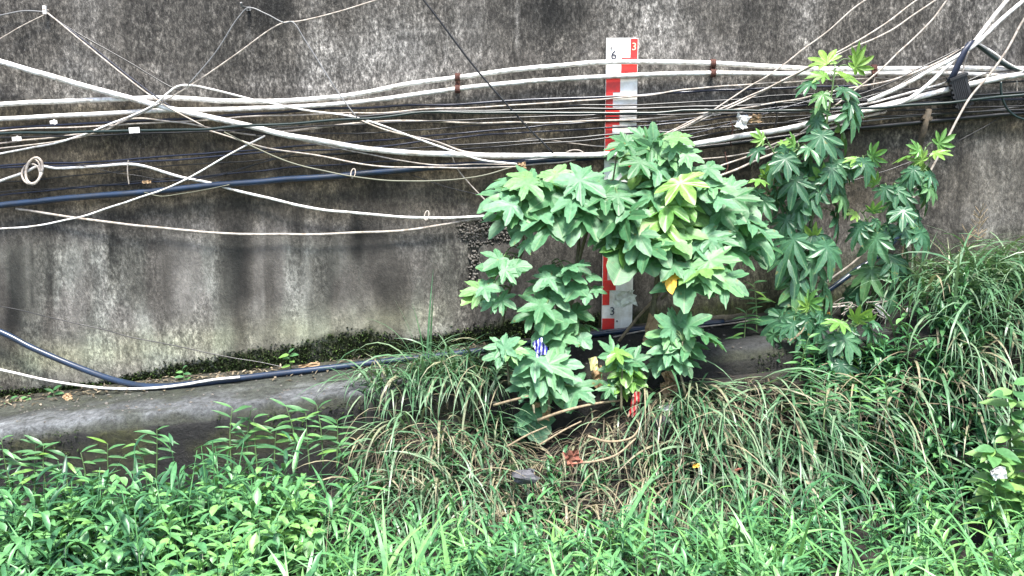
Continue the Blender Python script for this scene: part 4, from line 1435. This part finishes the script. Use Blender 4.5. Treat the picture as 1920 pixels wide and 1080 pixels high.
# ------------------------------------------------------------------ grass and weeds
class Ribbons:
    def __init__(self):
        self.V, self.Q, self.T = [], [], []
        self.n = 0

    def add(self, root, az, el, bend, L, W, tint, segs=6, kind='grass', twist=None):
        N = len(L)
        hd = np.stack([np.cos(az), np.sin(az), np.zeros(N)], 1)
        sd_ = np.stack([-np.sin(az), np.cos(az), np.zeros(N)], 1)
        pos = root.copy()
        three = kind == 'lance'
        rows = []
        for k in range(segs + 1):
            s_ = k / segs
            e = np.maximum(el - bend * s_, -1.45)
            dirv = hd * np.cos(e)[:, None] + np.array([0, 0, 1.0]) * np.sin(e)[:, None]
            nrm = -hd * np.sin(e)[:, None] + np.array([0, 0, 1.0]) * np.cos(e)[:, None]
            tw = 0 if twist is None else twist * s_
            side = sd_ * np.cos(tw)[:, None] + nrm * np.sin(tw)[:, None] if twist is not None else sd_
            if kind == 'grass':
                w = W * (.55 + .45 * min(1, s_ * 4)) * max(.04, (1 - s_ ** 2.2))
            elif kind == 'stem':
                w = W * (1 - .5 * s_)
            else:
                w = W * (math.sin(math.pi * min(.995, max(.01, s_)) ** .8) ** .9 + .02)
            if three:
                rows.append((pos - side * w[:, None] * .5 + nrm * (w * .22)[:, None], pos.copy(), pos + side * w[:, None] * .5 + nrm * (w * .22)[:, None]))
            else:
                rows.append((pos - side * w[:, None] * .5, pos + side * w[:, None] * .5))
            pos = pos + dirv * (L / segs)[:, None]
        c = len(rows[0])
        A = np.stack([np.stack(r, 1) for r in rows], 1)           # N, segs+1, c, 3
        R = segs + 1
        self.V.append(A.reshape(-1, 3))
        base = self.n + np.arange(N)[:, None, None] * (R * c)
        rr = np.arange(segs)[None, :, None] * c
        cc = np.arange(c - 1)[None, None, :]
        i0 = base + rr + cc
        self.Q.append(np.stack([i0, i0 + 1, i0 + c + 1, i0 + c], -1).reshape(-1, 4))
        self.T.append(np.repeat(tint, R * c))
        self.n += N * R * c

    def build(self, name, mat, label, cat, parent=None, kind='stuff', smooth=True):
        V = np.concatenate(self.V).astype(np.float32)
        Q = np.concatenate(self.Q).astype(np.int32)
        T = np.concatenate(self.T).astype(np.float32)
        me = bpy.data.meshes.new(name)
        me.vertices.add(len(V))
        me.vertices.foreach_set('co', V.ravel())
        me.loops.add(Q.size)
        me.loops.foreach_set('vertex_index', Q.ravel())
        me.polygons.add(len(Q))
        me.polygons.foreach_set('loop_start', np.arange(0, Q.size, 4, dtype=np.int32))
        me.update(calc_edges=True)
        a = me.attributes.new('tint', 'FLOAT', 'POINT')
        a.data.foreach_set('value', T)
        me.materials.append(M[mat])
        if smooth:
            me.polygons.foreach_set('use_smooth', np.ones(len(Q), dtype=bool))
        me.update()
        o = link(bpy.data.objects.new(name, me), parent)
        if label:
            tag(o, label, cat, kind=kind)
        elif kind:
            o['kind'] = kind
        return o


def U(a, b, n):
    return rng.uniform(a, b, n)


FWD = -math.pi / 2                # towards the camera


def surf(x, y):
    z = ground_z(x, y)
    on = (y > -LW) & (x < 2.6)
    return np.where(on, np.maximum(ledge_surf(x, y), z), z)


def roots(n, x0, x1, y0, y1, dens=None):
    x, y = U(x0, x1, n), U(y0, y1, n)
    if dens is not None:
        k = rng.random(n) < dens(x, y)
        x, y = x[k], y[k]
    return np.stack([x, y, surf(x, y) - .01], 1)


def clump_roots(nc, per, x0, x1, y0, y1, spread):
    cx, cy = U(x0, x1, nc), U(y0, y1, nc)
    x = np.repeat(cx, per) + rng.normal(0, spread, nc * per)
    y = np.repeat(cy, per) + rng.normal(0, spread * .7, nc * per)
    y = np.minimum(y, -.12)
    return np.stack([x, y, surf(x, y) - .01], 1), np.repeat(rng.random(nc), per)


def long_grass(name, label, nc, per, x0, x1, y0, y1, L0, L1, straw, spread=.09, azs=.75, el=(.5, 1.4), bend=(1.2, 2.9), W=(.009, .019), lean=0.0):
    R = Ribbons()
    r, c = clump_roots(nc, per, x0, x1, y0, y1, spread)
    n = len(r)
    t = np.clip(.22 + .6 * rng.random(n) * (.5 + .8 * c), 0, .74)
    dry = rng.random(n) < straw
    t = np.where(dry, U(.74, 1, n), t)
    R.add(r, FWD + lean + rng.normal(0, azs, n) + (c - .5) * 1.1, U(*el, n), U(*bend, n), U(L0, L1, n) * (.7 + .5 * c), U(*W, n), t, 7, 'grass', rng.normal(0, .5, n))
    return R.build(name, 'grassmix', label, 'grass')


long_grass('long_grass', 'tangled long grass spilling over the ledge in the middle left', 46, 18, -.98, .0, -1.6, -.7, .32, .68, .26, el=(.0, 1.3), W=(.009, .023), lean=.05, azs=1.0)
long_grass('long_grass', 'thin half dry grass on the steep bank below the gauge', 66, 15, -.15, 1.3, -1.75, -.98, .2, .45, .6, el=(-.1, 1.0), W=(.007, .018), lean=.1, azs=1.1)
long_grass('long_grass', 'drooping long grass sweeping down the bank right of the gauge', 58, 18, 1.0, 2.5, -1.65, -.93, .36, .78, .2, el=(-.2, .8), bend=(.8, 1.9), W=(.010, .025), lean=.3, azs=.9)
long_grass('long_grass', 'thick mound of long grass against the wall at the right', 125, 20, 2.75, 5.3, -1.2, -.15, .42, .85, .07, azs=1.0, el=(.5, 1.4), W=(.010, .026))
long_grass('long_grass', 'long grass hanging down the bank below the right mound', 46, 18, 2.7, 5.3, -1.45, -1.05, .3, .62, .2, azs=.7, el=(-.1, .8), bend=(.9, 2.0), W=(.010, .026))
long_grass('long_grass', 'arching grass hiding the hose and ledge left of the shrubs', 26, 15, -.92, -.08, -.86, -.42, .3, .6, .12, el=(.3, 1.4), W=(.009, .02), azs=1.2)
# hanging straw and dead roots on the bank
R = Ribbons()
r, c = clump_roots(100, 14, -1.0, 2.6, -1.7, -1.0, .09)
n = len(r)
R.add(r, FWD + rng.normal(0, 1.0, n), U(-.1, .9, n), U(1.0, 2.6, n), U(.2, .6, n), U(.004, .010, n), rng.random(n), 6, 'grass', rng.normal(0, .7, n))
R.build('dead_grass', 'straw', 'mat of dead straw coloured grass hanging on the bank', 'dead grass')

# tall single blades
tg = empty('grass_tuft', (P(800, 690, .7)), 'upright tuft of tall grass blades left of the shrubs', 'grass tuft')


def blade_part(parent, root, az, el, bend, L, W, tint, name='blade'):
    R_ = Ribbons()
    R_.add(np.array([root]), np.array([az]), np.array([el]), np.array([bend]), np.array([L]), np.array([W]), np.array([tint]), 8, 'grass', np.array([.2]))
    o = R_.build(name, 'grassmix', None, None, parent, kind=None)
    o.location = -parent.location
    return o


for (px, hp, az, bend, tint) in [(800, 180, 1.2, .15, .3), (806, 150, -1.2, .2, .45), (798, 120, 2.5, .3, .4), (812, 120, -.4, .9, .5), (790, 110, 3.4, 1.5, .5), (806, 100, .2, 1.6, .6), (785, 140, 3.0, .5, .55), (818, 90, -.3, 1.9, .4), (780, 100, 3.3, 2.0, .72), (815, 100, -.2, 1.4, .3)]:
    q = P(px, 690, .7)
    blade_part(tg, tuple(q), az, 1.45, bend, hp * px_size(.7) * 1.05, .017, tint)
GTF = 'grass tufts standing above the mound at the right'
for (px, py, h, lab) in [(1790, 560, 170, 'tall grass tuft with blade reaching highest against the right wall'), (1860, 560, 140, 'grass tuft with arching pale blades near the right edge'), (1715, 545, 120, 'grass tuft beside the tall plants at the right')]:
    t = empty('grass_tuft', P(px, py, .3), lab, 'grass tuft', GTF)
    for k in range(11):
        q = P(px + random.uniform(-16, 16), py, .3 + random.uniform(-.06, .06))
        blade_part(t, tuple(q), random.uniform(0, 6.28), random.uniform(1.15, 1.5), random.uniform(.2, 1.9), h * random.uniform(.6, 1.1) * px_size(.3), random.uniform(.012, .02), random.choice([.3, .45, .5, .6, .8]))
# feathery seed heads
for (px, py, lab) in [(1838, 400, 'feathery pale grass seed head against the right wall'), (1815, 440, 'shorter pale grass seed head below the feathery one')]:
    t = empty('seed_head', P(px - 12, py + 130, .25), lab, 'seed head', 'grass seed heads')
    W = stem(t, [(px - 12, py + 130, .25), (px - 6, py + 60, .26), (px, py, .28)], .0035, .002, 'twig')
    mb = MB()
    for k in range(34):
        q = W[int(len(W) * (.55 + .44 * k / 34))]
        a_ = random.uniform(0, 6.28)
        e = q + Vector((math.cos(a_) * .06, math.sin(a_) * .03, random.uniform(.03, .08)))
        mb.tube([q - t.location, e - t.location], .0022, 4)
    mb.build('panicle', M['twig'], t)['kind'] = 'stuff'


def weeds(name, label, n, x0, x1, y0, y1, H, leafL, leafW, kind='alt', tint=(.15, .75), nl=(7, 12), dens=None):
    R_ = Ribbons()
    r = roots(n, x0, x1, y0, y1, dens)
    n = len(r)
    h = U(*H, n) * (.4 + 1.2 * fbm(r[:, 0] * 1.6 + 7, r[:, 1] * 1.6 + 3, 61)) * (1 - .6 * sstep(-1.7, -1.15, r[:, 1]) * sstep(-.9, -1.2, r[:, 0]))
    az0 = U(0, 6.283, n)
    leanv = U(0, .45, n)
    R_.add(r, az0, np.pi / 2 - leanv, leanv * .5, h, U(.006, .011, n), U(.3, .7, n), 3, 'stem')
    pt = U(*tint, n) + .7 * (fbm(r[:, 0] * 1.8, r[:, 1] * 1.8, 62) - .5)
    for k in range(nl[1]):
        m_ = rng.random(n) < (1 if k < nl[0] else .5)
        u = .36 + .64 * (k + rng.random(n)) / nl[1]
        rr = r.copy()
        hh = h * u
        rr[:, 0] += np.cos(az0) * np.sin(leanv) * hh
        rr[:, 1] += np.sin(az0) * np.sin(leanv) * hh
        rr[:, 2] += np.cos(leanv) * hh
        if kind == 'alt':
            az = az0 + 1.57 + np.pi * (k % 2) + rng.normal(0, .55, n)
        else:
            az = az0 + np.pi * (k % 2) + (k // 2) * 1.57 + rng.normal(0, .25, n)
        el = U(-.5, 1.1, n)
        L = U(*leafL, n) * (1.1 - .35 * u)
        W_ = U(*leafW, n) * (1.1 - .3 * u)
        tt = np.clip(pt + rng.normal(0, .1, n) + .15 * (u - .5), 0, 1)
        R_.add(rr[m_], az[m_], el[m_], U(.2, 1.2, n)[m_], L[m_], W_[m_], tt[m_], 4, 'lance')
    return R_.build(name, 'weeds', label, 'weeds')


left_d = lambda x, y: sstep(.44, .56, fbm(x * 2.6, y * 2.6, 65))
weeds('weed_cover', 'narrow leaved green weeds filling the lower left', 760, -5.6, -.9, -3.7, -1.1, (.25, .68), (.12, .26), (.021, .042), tint=(.0, .58), dens=left_d)
weeds('weed_cover', 'small oval leaved weeds among the lower left greenery', 260, -3.3, -1.2, -3.0, -1.6, (.25, .5), (.08, .14), (.042, .066), 'opp', (.35, .95))
weeds('weed_cover', 'green weeds covering the lower right foreground', 1400, -.9, 5.6, -3.7, -1.75, (.14, .42), (.09, .19), (.016, .031), tint=(.2, .9), dens=lambda x, y: np.clip(.04 + sstep(-1.75, -2.25, y) * .75 + sstep(1.5, 3.0, x) * .5, 0, 1) * (.25 + .75 * sstep(.36, .5, fbm(x * 2.6, y * 2.6, 66))))
weeds('weed_cover', 'dark small leaved weeds on the bank below the tall plants', 260, 1.9, 3.0, -1.8, -.95, (.12, .3), (.08, .14), (.024, .04), tint=(.0, .6))
weeds('weed_cover', 'sparse weeds under the grass in the middle', 110, -1.2, 1.9, -2.3, -1.3, (.1, .22), (.08, .15), (.018, .032), tint=(.05, .6))

# broad foreground grass blades
R = Ribbons()
r, c = clump_roots(330, 9, -4.8, 5.2, -3.7, -2.1, .07)
n = len(r)
keep = ((r[:, 0] > -1.2) | (rng.random(n) < .3)) & ((r[:, 1] < -2.3) | (rng.random(n) < .45))
R.add(r[keep], (U(0, 6.283, n))[keep], U(.8, 1.5, n)[keep], U(.3, 2.2, n)[keep], (U(.28, .62, n) * (.7 + .5 * c))[keep], U(.018, .038, n)[keep], np.clip(U(.5, 1.0, n), 0, 1)[keep], 7, 'grass', rng.normal(0, .4, n)[keep])
R.build('broad_grass', 'weeds', 'broad bright grass blades along the bottom of the view', 'grass')
# thin upright stalks
R = Ribbons()
r = roots(170, -1.5, 5.0, -3.5, -1.9)
n = len(r)
R.add(r, U(0, 6.28, n), U(1.1, 1.5, n), U(0, .5, n), U(.3, .65, n), U(.005, .008, n), U(.5, 1, n), 6, 'grass')
R.build('grass_stalks', 'grassmix', 'thin pale grass stalks rising from the foreground weeds', 'grass')

# moss and tiny plants at the wall foot and the lip of the ledge
R = Ribbons()
n = 9000
px = U(-60, 1120, n)
mt = np.interp(px, [0, 180, 250, 330, 450, 560, 640, 700, 760, 800, 900, 1000, 1120], [735, 722, 704, 682, 660, 644, 622, 616, 640, 632, 612, 590, 590])
lb = ledge_px(px)
py = mt + (lb - mt + 4) * rng.random(n) ** .8 + rng.normal(0, 4, n)
pts = np.array([tuple(P(a, b, .0)) for a, b in zip(px, py)])
R.add(pts, FWD + rng.normal(0, .9, n), U(-.2, 1.1, n), U(.2, 1.2, n), U(.012, .035, n), U(.008, .018, n), rng.random(n) ** 1.5, 2, 'lance')
n = 5000
x = U(-4.6, 2.0, n)
pts = np.stack([x, np.full(n, -LW) - U(-.02, .02, n), ledge_surf(x, np.full(n, -LW)) - U(-.01, .16, n)], 1)
pts = pts[fbm(x * 2.2, x * 0, 71) > .42]
n = len(pts)
R.add(pts, FWD + rng.normal(0, .9, n), U(-.4, 1.0, n), U(.2, 1.2, n), U(.012, .035, n), U(.006, .014, n), rng.random(n) ** 1.3, 2, 'lance')
R.build('moss', 'moss', 'dark moss creeping up the foot of the wall', 'moss')

# fallen leaves and bits on the ledge
R = Ribbons()
n = 520
x = U(-4.3, .2, n)
y = -np.clip(np.abs(rng.normal(.13, .14, n)) + .02, .02, .8)
pts = np.stack([x, y, ledge_surf(x, y) + .006], 1)
R.add(pts, U(0, 6.28, n), U(0, .6, n), U(-.3, .9, n), U(.025, .06, n), U(.01, .022, n), U(.2, 1, n), 3, 'lance')
R.build('leaf_litter', 'straw', 'dry leaf bits scattered along the back of the ledge', 'leaf litter')


mb = MB()
for _ in range(420):
    x = random.uniform(-4.4, 1.6)
    y = -random.uniform(.04, LW - .03)
    p = Vector((x, y, float(ledge_surf(np.array([x]), np.array([y]))[0])))
    k = random.uniform(.004, .012) * (1.5 if random.random() < .08 else 1)
    mb.add([p + Vector(q) * k * random.uniform(.8, 1.25) for q in [(1, 0, .2), (-1, .1, .2), (.1, 1, .2), (0, -1, .2), (0, 0, .9), (0, 0, -.4)]],
           [(0, 2, 4), (2, 1, 4), (1, 3, 4), (3, 0, 4), (2, 0, 5), (1, 2, 5), (3, 1, 5), (0, 3, 5)])
tag(mb.build('grit', M['gravel'], None), 'grit and small stones lying on the ledge', 'grit', kind='stuff')


# single weeds standing against the ledge face
def single_weed(px, py, hp, label, nl=8, d=1.25, L=38, group='single weeds standing against the dark ledge', meshes=None):
    root = P(px, py, d)
    t = empty('weed', root, label, 'weed', group)
    s_ = px_size(d)
    top = Vector((random.uniform(-.06, .06) * hp * s_ * 3, random.uniform(-.05, .02), hp * s_))
    W = catmull([Vector((0, 0, -.12)), top * .45 + Vector((random.uniform(-.012, .012), 0, 0)), top], 5)
    mb = MB()
    mb.tube(W, [.006 - .004 * i / (len(W) - 1) for i in range(len(W))], 5)
    mb.build('stem', M['stem_green'], t, smooth=True)
    a0 = random.uniform(-.5, .5)
    for k in range(nl):
        u = .32 + .68 * k / (nl - 1)
        q = W[int(u * (len(W) - 1))]
        sgn = 1 if k % 2 else -1
        az = a0 + (0 if sgn > 0 else math.pi) + random.gauss(0, .45)
        h = Vector((math.cos(az), -abs(math.sin(az)) * .8, 0))
        up = .25 + .5 * (u > .9) + random.gauss(0, .22)
        put_leaf(t, random.choice(meshes or LANCE), q + root, h + Vector((0, 0, up)), Vector((0, -.55, 1)), L * random.uniform(.75, 1.15) * s_)


for (a, b_, c_, lab, k) in [
 (22, 905, 92, 'tall weed with narrow leaves in the lower left corner by the ledge', 12), (62, 900, 72, 'narrow leaved weed second from the left edge', 9), (84, 892, 62, 'narrow leaved weed third from the left edge', 9), (128, 900, 48, 'short weed standing left of the forked one', 7),
 (163, 905, 60, 'forked weed with few long leaves in front of the dark ledge', 6), (202, 890, 66, 'lone upright weed with paired narrow leaves against dark ledge', 7), (275, 890, 72, 'lone weed left of the tallest ledge weed', 8), (290, 885, 88, 'tall weed with leaning tip against the dark ledge', 8),
 (432, 850, 90, 'weed with bent tip near the middle of the ledge', 9), (462, 850, 95, 'bright grassy weed rising above the ledge edge', 9), (482, 860, 80, 'weed right of the bright grassy one', 8), (512, 870, 75, 'low weed left of the ledge corner', 8),
 (556, 850, 95, 'slender weed near the right end of the bare ledge', 9), (580, 850, 80, 'weed with thin leaves beside the slender one', 9), (605, 840, 85, 'weed tallest at the right end of the bare ledge', 9), (630, 850, 70, 'weed with rounded top next to the long grass', 8)]:
    single_weed(a, b_, c_, lab, k)
for (a, b_, c_, lab) in [(100, 752, 22, 'tiny seedling on the back of the ledge at left'), (22, 768, 22, 'tiny pale seedling by the left edge on the ledge'), (345, 718, 26, 'tiny plant beside the hose on the ledge'), (48, 760, 18, 'small dark seedling on the ledge at left'), (545, 680, 22, 'small seedling rooted in the moss')]:
    single_weed(a, b_, c_, lab, 6, .12, 18, 'seedlings on the ledge', OVATE)
for (a, b_, c_, lab, d_) in [(1545, 790, 70, 'leafy weed on the dark bank below the tall plants', 1.5), (1610, 800, 80, 'leafy weed with lime top on the right bank', 1.55), (1660, 770, 60, 'leafy weed left of the dark gap in the right grass', 1.45), (1500, 700, 70, 'thin weed below the small dark plant', 1.0), (1395, 640, 60, 'feathery weed beside the shrub on the ledge', .6), (1420, 600, 70, 'thin weed on the ledge left of the tall plants', .5)]:
    single_weed(a, b_, c_, lab, 12, d_, 30, 'leafy weeds on the right bank')


# ------------------------------------------------------------------ twigs, litter and scraps
GTW = 'dry twigs on the bank'
for (pts, w, lab) in [([(925, 760, 1.15), (970, 748, 1.2), (1012, 738, 1.2), (1050, 728, 1.1)], 5, 'dry twig under the young plant with large pale leaves'), ([(1008, 788, 1.2), (1060, 770, 1.25), (1110, 758, 1.22), (1168, 750, 1.1)], 6, 'longest dry twig slanting across the bank'),
                      ([(1060, 868, 1.7), (1110, 866, 1.72), (1155, 853, 1.7), (1192, 822, 1.6)], 5, 'bent dry twig beside the red brown dry leaves'), ([(1102, 818, 1.5), (1140, 828, 1.5), (1185, 820, 1.45), (1200, 800, 1.4)], 5, 'curved dry twig above the bent one'),
                      ([(1010, 835, 1.5), (1060, 805, 1.45), (1090, 790, 1.4)], 4, 'thin dry twig over the dark hollow'), ([(950, 838, 1.5), (990, 815, 1.5), (1025, 800, 1.45)], 4, 'thin dry twig left of the dark hollow'), ([(1030, 740, 1.0), (1070, 752, 1.05), (1115, 745, 1.0)], 4, 'short twig under the lobed leaves'),
                      ([(1195, 790, 1.2), (1225, 760, 1.15), (1250, 742, 1.05)], 4, 'twig bending up to the hanging dead leaf'), ([(1480, 640, .9), (1500, 625, .92), (1512, 605, .9)], 6, 'stub of brown stem by the small dark plant')]:
    W = catmull([P(*p) for p in pts], 6)
    mb = MB()
    mb.tube(W, [w * .0018 * (1 - .4 * i / len(W)) for i in range(len(W))], 6)
    tag(mb.build('twig', M['twig'], None, smooth=True, origin=tuple(W[0])), lab, 'twig', GTW)


def crumple(name, label, cat, px, py, d, wp, hp, mat, amp=.35, n=7, rot=0.0, group=None, seed=1):
    r_ = random.Random(seed)
    s_ = px_size(d)
    c = P(px, py, d)
    vs_, fs = [], []
    for j in range(n):
        for i in range(n):
            u, v = i / (n - 1) - .5, j / (n - 1) - .5
            x, z = u * wp * s_, v * hp * s_
            x, z = x * math.cos(rot) - z * math.sin(rot), x * math.sin(rot) + z * math.cos(rot)
            k = amp * min(wp, hp) * s_
            vs_.append((x + r_.uniform(-k, k) * .5, r_.uniform(-k, k), z + r_.uniform(-k, k) * .4))
    for j in range(n - 1):
        for i in range(n - 1):
            a = j * n + i
            fs.append((a, a + 1, a + n + 1, a + n))
    mb = MB()
    mb.add(vs_, fs)
    o = mb.build(name, mat, None)
    o.location = c
    return tag(o, label, cat, group)


def striped(name, c0, c1, scale):
    m, nt, b = new_mat(name)
    n, l = nt.nodes, nt.links
    tc = n.new('ShaderNodeTexCoord')
    w = n.new('ShaderNodeTexWave')
    w.bands_direction = 'X'
    w.inputs['Scale'].default_value = scale
    w.inputs['Distortion'].default_value = 2.0
    r = n.new('ShaderNodeValToRGB')
    r.color_ramp.interpolation = 'CONSTANT'
    r.color_ramp.elements[0].color = (*c0, 1)
    r.color_ramp.elements[1].position = .55
    r.color_ramp.elements[1].color = (*c1, 1)
    l.new(tc.outputs['Object'], w.inputs['Vector'])
    l.new(w.outputs['Fac'], r.inputs['Fac'])
    l.new(r.outputs[0], b.inputs['Base Color'])
    b.inputs['Roughness'].default_value = .35
    return m


crumple('plastic_scrap', 'crumpled blue and white striped plastic scrap under the shrub left of the gauge', 'litter', 1012, 652, 1.3, 22, 32, striped('striped_plastic', (.02, .02, .30), (.6, .6, .75), 14), .25, 6, .3, seed=3)
crumple('wrapper', 'torn red and white wrapper hanging on the bank', 'litter', 1190, 758, 1.2, 15, 50, striped('red_wrapper', (.34, .015, .02), (.26, .20, .15), 13), .28, 7, -.2, seed=4)
crumple('plastic_scrap', 'pale plastic scrap in the dark gap right of the red wrapper', 'litter', 1250, 765, 1.2, 26, 14, M['dirtywhite'], .25, 5, .2, seed=5)
crumple('plastic_scrap', 'white crumpled scrap among weeds at the lower right', 'litter', 1872, 888, 2.35, 26, 24, M['dirtywhite'], .3, 6, .2, seed=6)
crumple('plastic_strip', 'dirty white plastic strip lying on the ledge under the right plants', 'litter', 1663, 592, .62, 58, 9, M['dirtywhite'], .3, 8, -.75, seed=7)
crumple('plastic_strip', 'small upright white plastic strip at the edge of the right grass', 'litter', 1702, 585, .8, 6, 24, M['dirtywhite'], .2, 4, -.1, seed=8)
crumple('fallen_leaf', 'orange fallen leaf on the ledge beneath the tall plants', 'leaf', 1545, 589, .45, 22, 10, M['yellowleaf'], .2, 5, -.1, seed=9)
crumple('fallen_leaf', 'pale yellow leaf standing among the low plants', 'leaf', 1113, 682, .96, 16, 26, plain('pale_yellow', (.62, .58, .28), .5, .2), .12, 5, .2, seed=10)
GD = 'dry leaves caught on cables and bank'
for (px, py, d, w, h, m_, lab, sd_) in [(1392, 228, .2, 22, 26, 'dirtywhite', 'pale dry leaf caught under the dark green cable', 11), (1416, 222, .2, 22, 14, 'dry', 'curled brown leaf beside the pale one on the cables', 12), (978, 310, .2, 16, 12, 'dry', 'brown leaf stuck at the knot of white cables', 13),
                                        (1075, 858, 1.72, 30, 30, 'dryred', 'red brown dry leaves on the bent twig', 14), (1258, 718, 1.0, 24, 52, 'dry', 'straw coloured dead leaf hanging under the pointed lobes plant', 15), (1250, 735, 1.02, 16, 40, 'dry', 'second dead leaf hanging beside the straw coloured one', 16),
                                        (1120, 705, .9, 20, 44, 'dry', 'brown dead leaf hanging under the pale yellow one', 17), (1170, 560, .6, 40, 30, 'dirtywhite', 'grey withered leaf hanging in front of the gauge', 18), (1220, 620, .6, 20, 60, 'dry', 'withered brown leaves at the base of the large shrub', 19),
                                        (1015, 770, 1.1, 30, 40, 'dry', 'dead brown leaves bunched under the young plant', 20), (275, 341, .1, 16, 6, 'dry', 'small dry leaf lying on the blue pipe', 21), (1700, 408, .4, 16, 18, 'dry', 'curled brown leaf on the leaning plant', 22), (127, 744, .3, 16, 12, 'dry', 'dry leaf on the ledge below the white cable', 23), (498, 703, .24, 12, 10, 'dirtywhite', 'pale chip lying beside the hose on the ledge', 24), (1060, 640, .72, 30, 20, 'dry', 'dry brown leaves at the foot of the left shrub', 25), (1305, 873, 1.8, 14, 8, 'yellowleaf', 'yellow fallen leaf in the dark grass', 26), (1385, 880, 1.9, 16, 5, 'dryred', 'red twig scrap in the dark grass', 27), (580, 685, .2, 40, 8, 'dry', 'dry leaf bits heaped behind the hose', 28)]:
    crumple('dry_leaf', lab, 'leaf', px, py, d, w, h, M[m_], .28, 6, random.uniform(-.3, .3), GD, sd_)

# tangle of pale strings on the ledge
tn = empty('string_tangle', P(1625, 580, .6), 'tangle of pale strings and fibres on the ledge under the leaning plant', 'string')
for k in range(9):
    x, y = random.uniform(1575, 1660), random.uniform(560, 600)
    W = catmull([P(x + random.uniform(-30, 30) * j / 3, y + random.uniform(-14, 14), .55 + random.uniform(0, .15)) - tn.location for j in range(5)], 4)
    mb = MB()
    mb.tube(W, .003, 4)
    mb.build('strand', M['cream'], tn)

# stones
for (px, py, d, s_, lab) in [(985, 893, 1.6, 44, 'grey stone in the dark hollow of the bank'), (1240, 790, 1.2, 34, 'dark block in the gap right of the red wrapper')]:
    me_v, me_f = [], []
    rr = random.Random(px)
    nu, nv = 10, 7
    k = s_ * px_size(d) / 2
    for j in range(nv + 1):
        for i in range(nu):
            th, ph = math.pi * j / nv, 2 * math.pi * i / nu
            q = 1 + rr.uniform(-.28, .22)
            me_v.append((k * 1.2 * q * math.sin(th) * math.cos(ph), k * .9 * q * math.sin(th) * math.sin(ph), k * .62 * q * math.cos(th)))
    for j in range(nv):
        for i in range(nu):
            me_f.append((j * nu + i, (j + 1) * nu + i, (j + 1) * nu + (i + 1) % nu, j * nu + (i + 1) % nu))
    mb = MB()
    mb.add(me_v, me_f)
    o = mb.build('stone', M['stone'], None)
    o.location = P(px, py, d)
    tag(o, lab, 'stone', 'stones on the bank')
